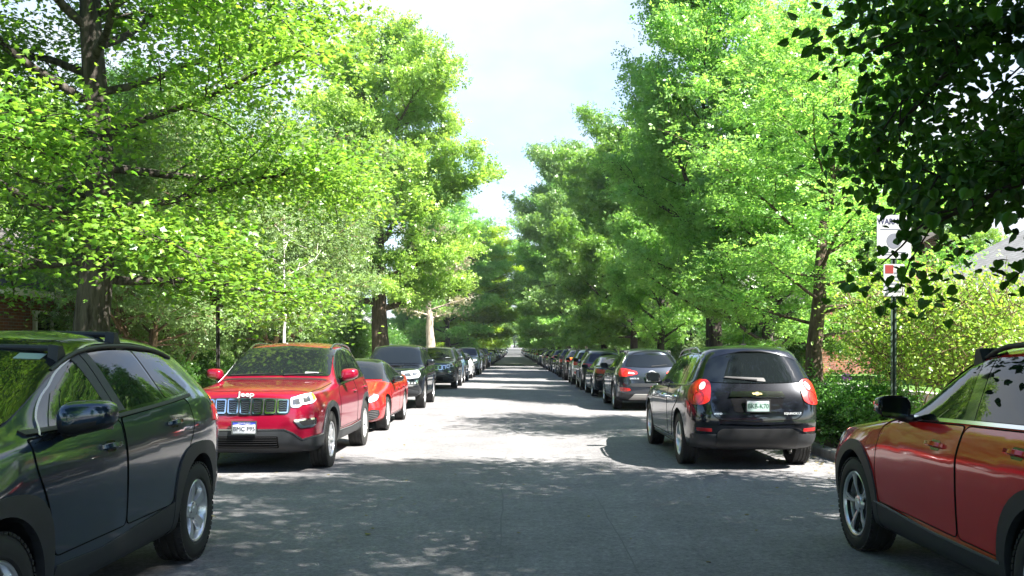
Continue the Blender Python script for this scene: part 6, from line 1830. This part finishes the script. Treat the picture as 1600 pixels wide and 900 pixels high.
# near yards and behind the camera
plant('broad_tree', 6.9, -3.0, 'dark shade tree at the kerb behind the ruby SUV, out of view', rz=.2, s=1.0)
plant('broad_tree', -6.8, -4, 'mid green shade tree at the kerb ahead of the navy SUV, out of view', rz=1.2, s=.95, leaf='mid')
plant('upright_maple', 6.9, -22, 'bright upright tree at the kerb, out of view past the dark shade tree', rz=1.9, s=.8)
plant('broad_tree', -6.9, -20, 'broad light tree at the kerb, out of view past the mid green one', rz=2.9, s=.9, leaf='bright')
plant('broad_tree', -13.5, 36, 'deep green yard tree between the two brick houses', rz=.7, s=.7, name='yard_tree')
plant('broad_tree', -10.5, 53, 'dark yard tree behind the lime green street tree', rz=1.7, s=.62, name='yard_tree')
plant('airy_tree', -9.5, 41.0, 'light green yard tree left of the ivy-clad trunk'.replace('left of', 'beside'), rz=2.7, s=.85, name='yard_tree', leaf='lime')
plant('broad_tree', 11.2, 34.5, 'mid green yard tree behind the bright upright street trees', rz=.4, s=.68, leaf='mid', name='yard_tree')
plant('broad_tree', 10.8, 56, 'deep green yard tree by the pale house', rz=1.4, s=.75, leaf='deep', name='yard_tree')
plant('round_shrub', 10.4, 37.2, 'dark rounded shrub before the orange brick wall past the bright lawn', 'shrub', 'yard_shrub', 1.0, 1.2, None, 'deep')
plant('round_shrub', 11.0, 41.5, 'second dark rounded shrub along the orange brick wall, farther off', 'shrub', 'yard_shrub', 2.0, 1.1, None, 'deep')
# shrubs round the warning sign
for i, (x, y, s, lab) in enumerate(((6.45, 15.0, 1.0, 'yellow green shrub with reddish bare stems just past the sign post'), (6.5, 13.4, .92, 'yellow green shrub over the windscreen of the ruby SUV'),
                                    (7.8, 15.2, .95, 'yellow green shrub between the sign post and the low stone wall'), (7.9, 19.5, .95, 'yellow green shrub behind the slender light green trunk'))):
    plant('tall_shrub', x, y, lab, 'shrub', 'tall_shrub', i * 1.7, s, None, None, None, 'shrubs round the sign')
for i in range(16):
    x, y = rt.uniform(5.1, 6.5), rt.uniform(14.2, 21)
    plant('low_herb', x, y, 'low bushy green plant in the kerb planting by the dark grey SUV', 'plant', 'low_plant', i * 1.1, rt.uniform(.5, .85), None, 'shrub' if y > 17.8 else None, None, 'kerb plants')
# purple flower heads
for i, (px, py, Y) in enumerate(((1285, 604, 18.2), (1323, 590, 18.6), (1266, 600, 19.5), (1290, 598, 20.4))):
    x = (px - 803) / 1450 * Y; z = CAM_H - (py - 546) / 1450 * Y
    r = empty('purple_flower', (x, Y, .13)); tag(r, ['purple flower head nearest the slender trunk', 'tallest purple flower head by the yellow green shrub', 'purple flower head next to the round tail lamp', 'small purple flower head behind the others'][i], 'flower', 'purple flowers')
    MB().tube([(0, 0, 0), (.01, 0, z * .5), (0, 0, z - .13)], [.008, .007, .006], 6).build('stem', [BARK['dark']], r)
    q = np.random.RandomState(i); d = q.normal(0, 1, (260, 3)); d /= np.linalg.norm(d, axis=1)[:, None]
    me = leaf_mesh('flower_head', q, d * .055 + np.array([0, 0, z - .13]), d * 2, .05, 'spray', 0, 0, .8)
    link('flower_head', me, r, [LEAF['purple']])
# fallen leaves and grit along the gutters
q = np.random.RandomState(5)
n = 2600
yy = 2 + 58 * q.beta(1, 1.6, n); sd_ = q.rand(n) < .5
xx = np.where(sd_, KL + .08 + q.exponential(.35, n), KR - .08 - q.exponential(.35, n))
far_ = q.rand(n) < .10; xx = np.where(far_, q.uniform(KL + .3, KR - .3, n), xx)
me = leaf_mesh('fallen_leaves', q, np.stack([xx, yy, np.full(n, .012)], 1), q.normal(0, 1, (n, 3)) * np.array([1, 1, 0]), .055, 'oval', 3.0, 0, .25)
me.materials.append(leafmat('dry_leaves', (.10, .075, .03), (.22, .19, .07), .2, .03))
tag(link('fallen_leaves', me), 'small dry leaves scattered along both gutters', 'leaves', None, 'stuff')
# thin summer air: one box round the street, open to the sky above
hz = MB().box((0, 300, 15), (880, 1300, 36)).build('haze', [])
hm = bpy.data.materials.new('thin_haze'); hm.use_nodes = True
hn = hm.node_tree.nodes; hn.clear(); ho = hn.new('ShaderNodeOutputMaterial'); hv = hn.new('ShaderNodeVolumePrincipled')
hv.inputs['Color'].default_value = (.86, .93, 1, 1); hv.inputs['Density'].default_value = .00028; hv.inputs['Anisotropy'].default_value = .2
hm.node_tree.links.new(hv.outputs['Volume'], ho.inputs['Volume'])
hz.data.materials.append(hm); tag(hz, kind='stuff'); hz['label'] = 'thin pale summer haze filling the far street'
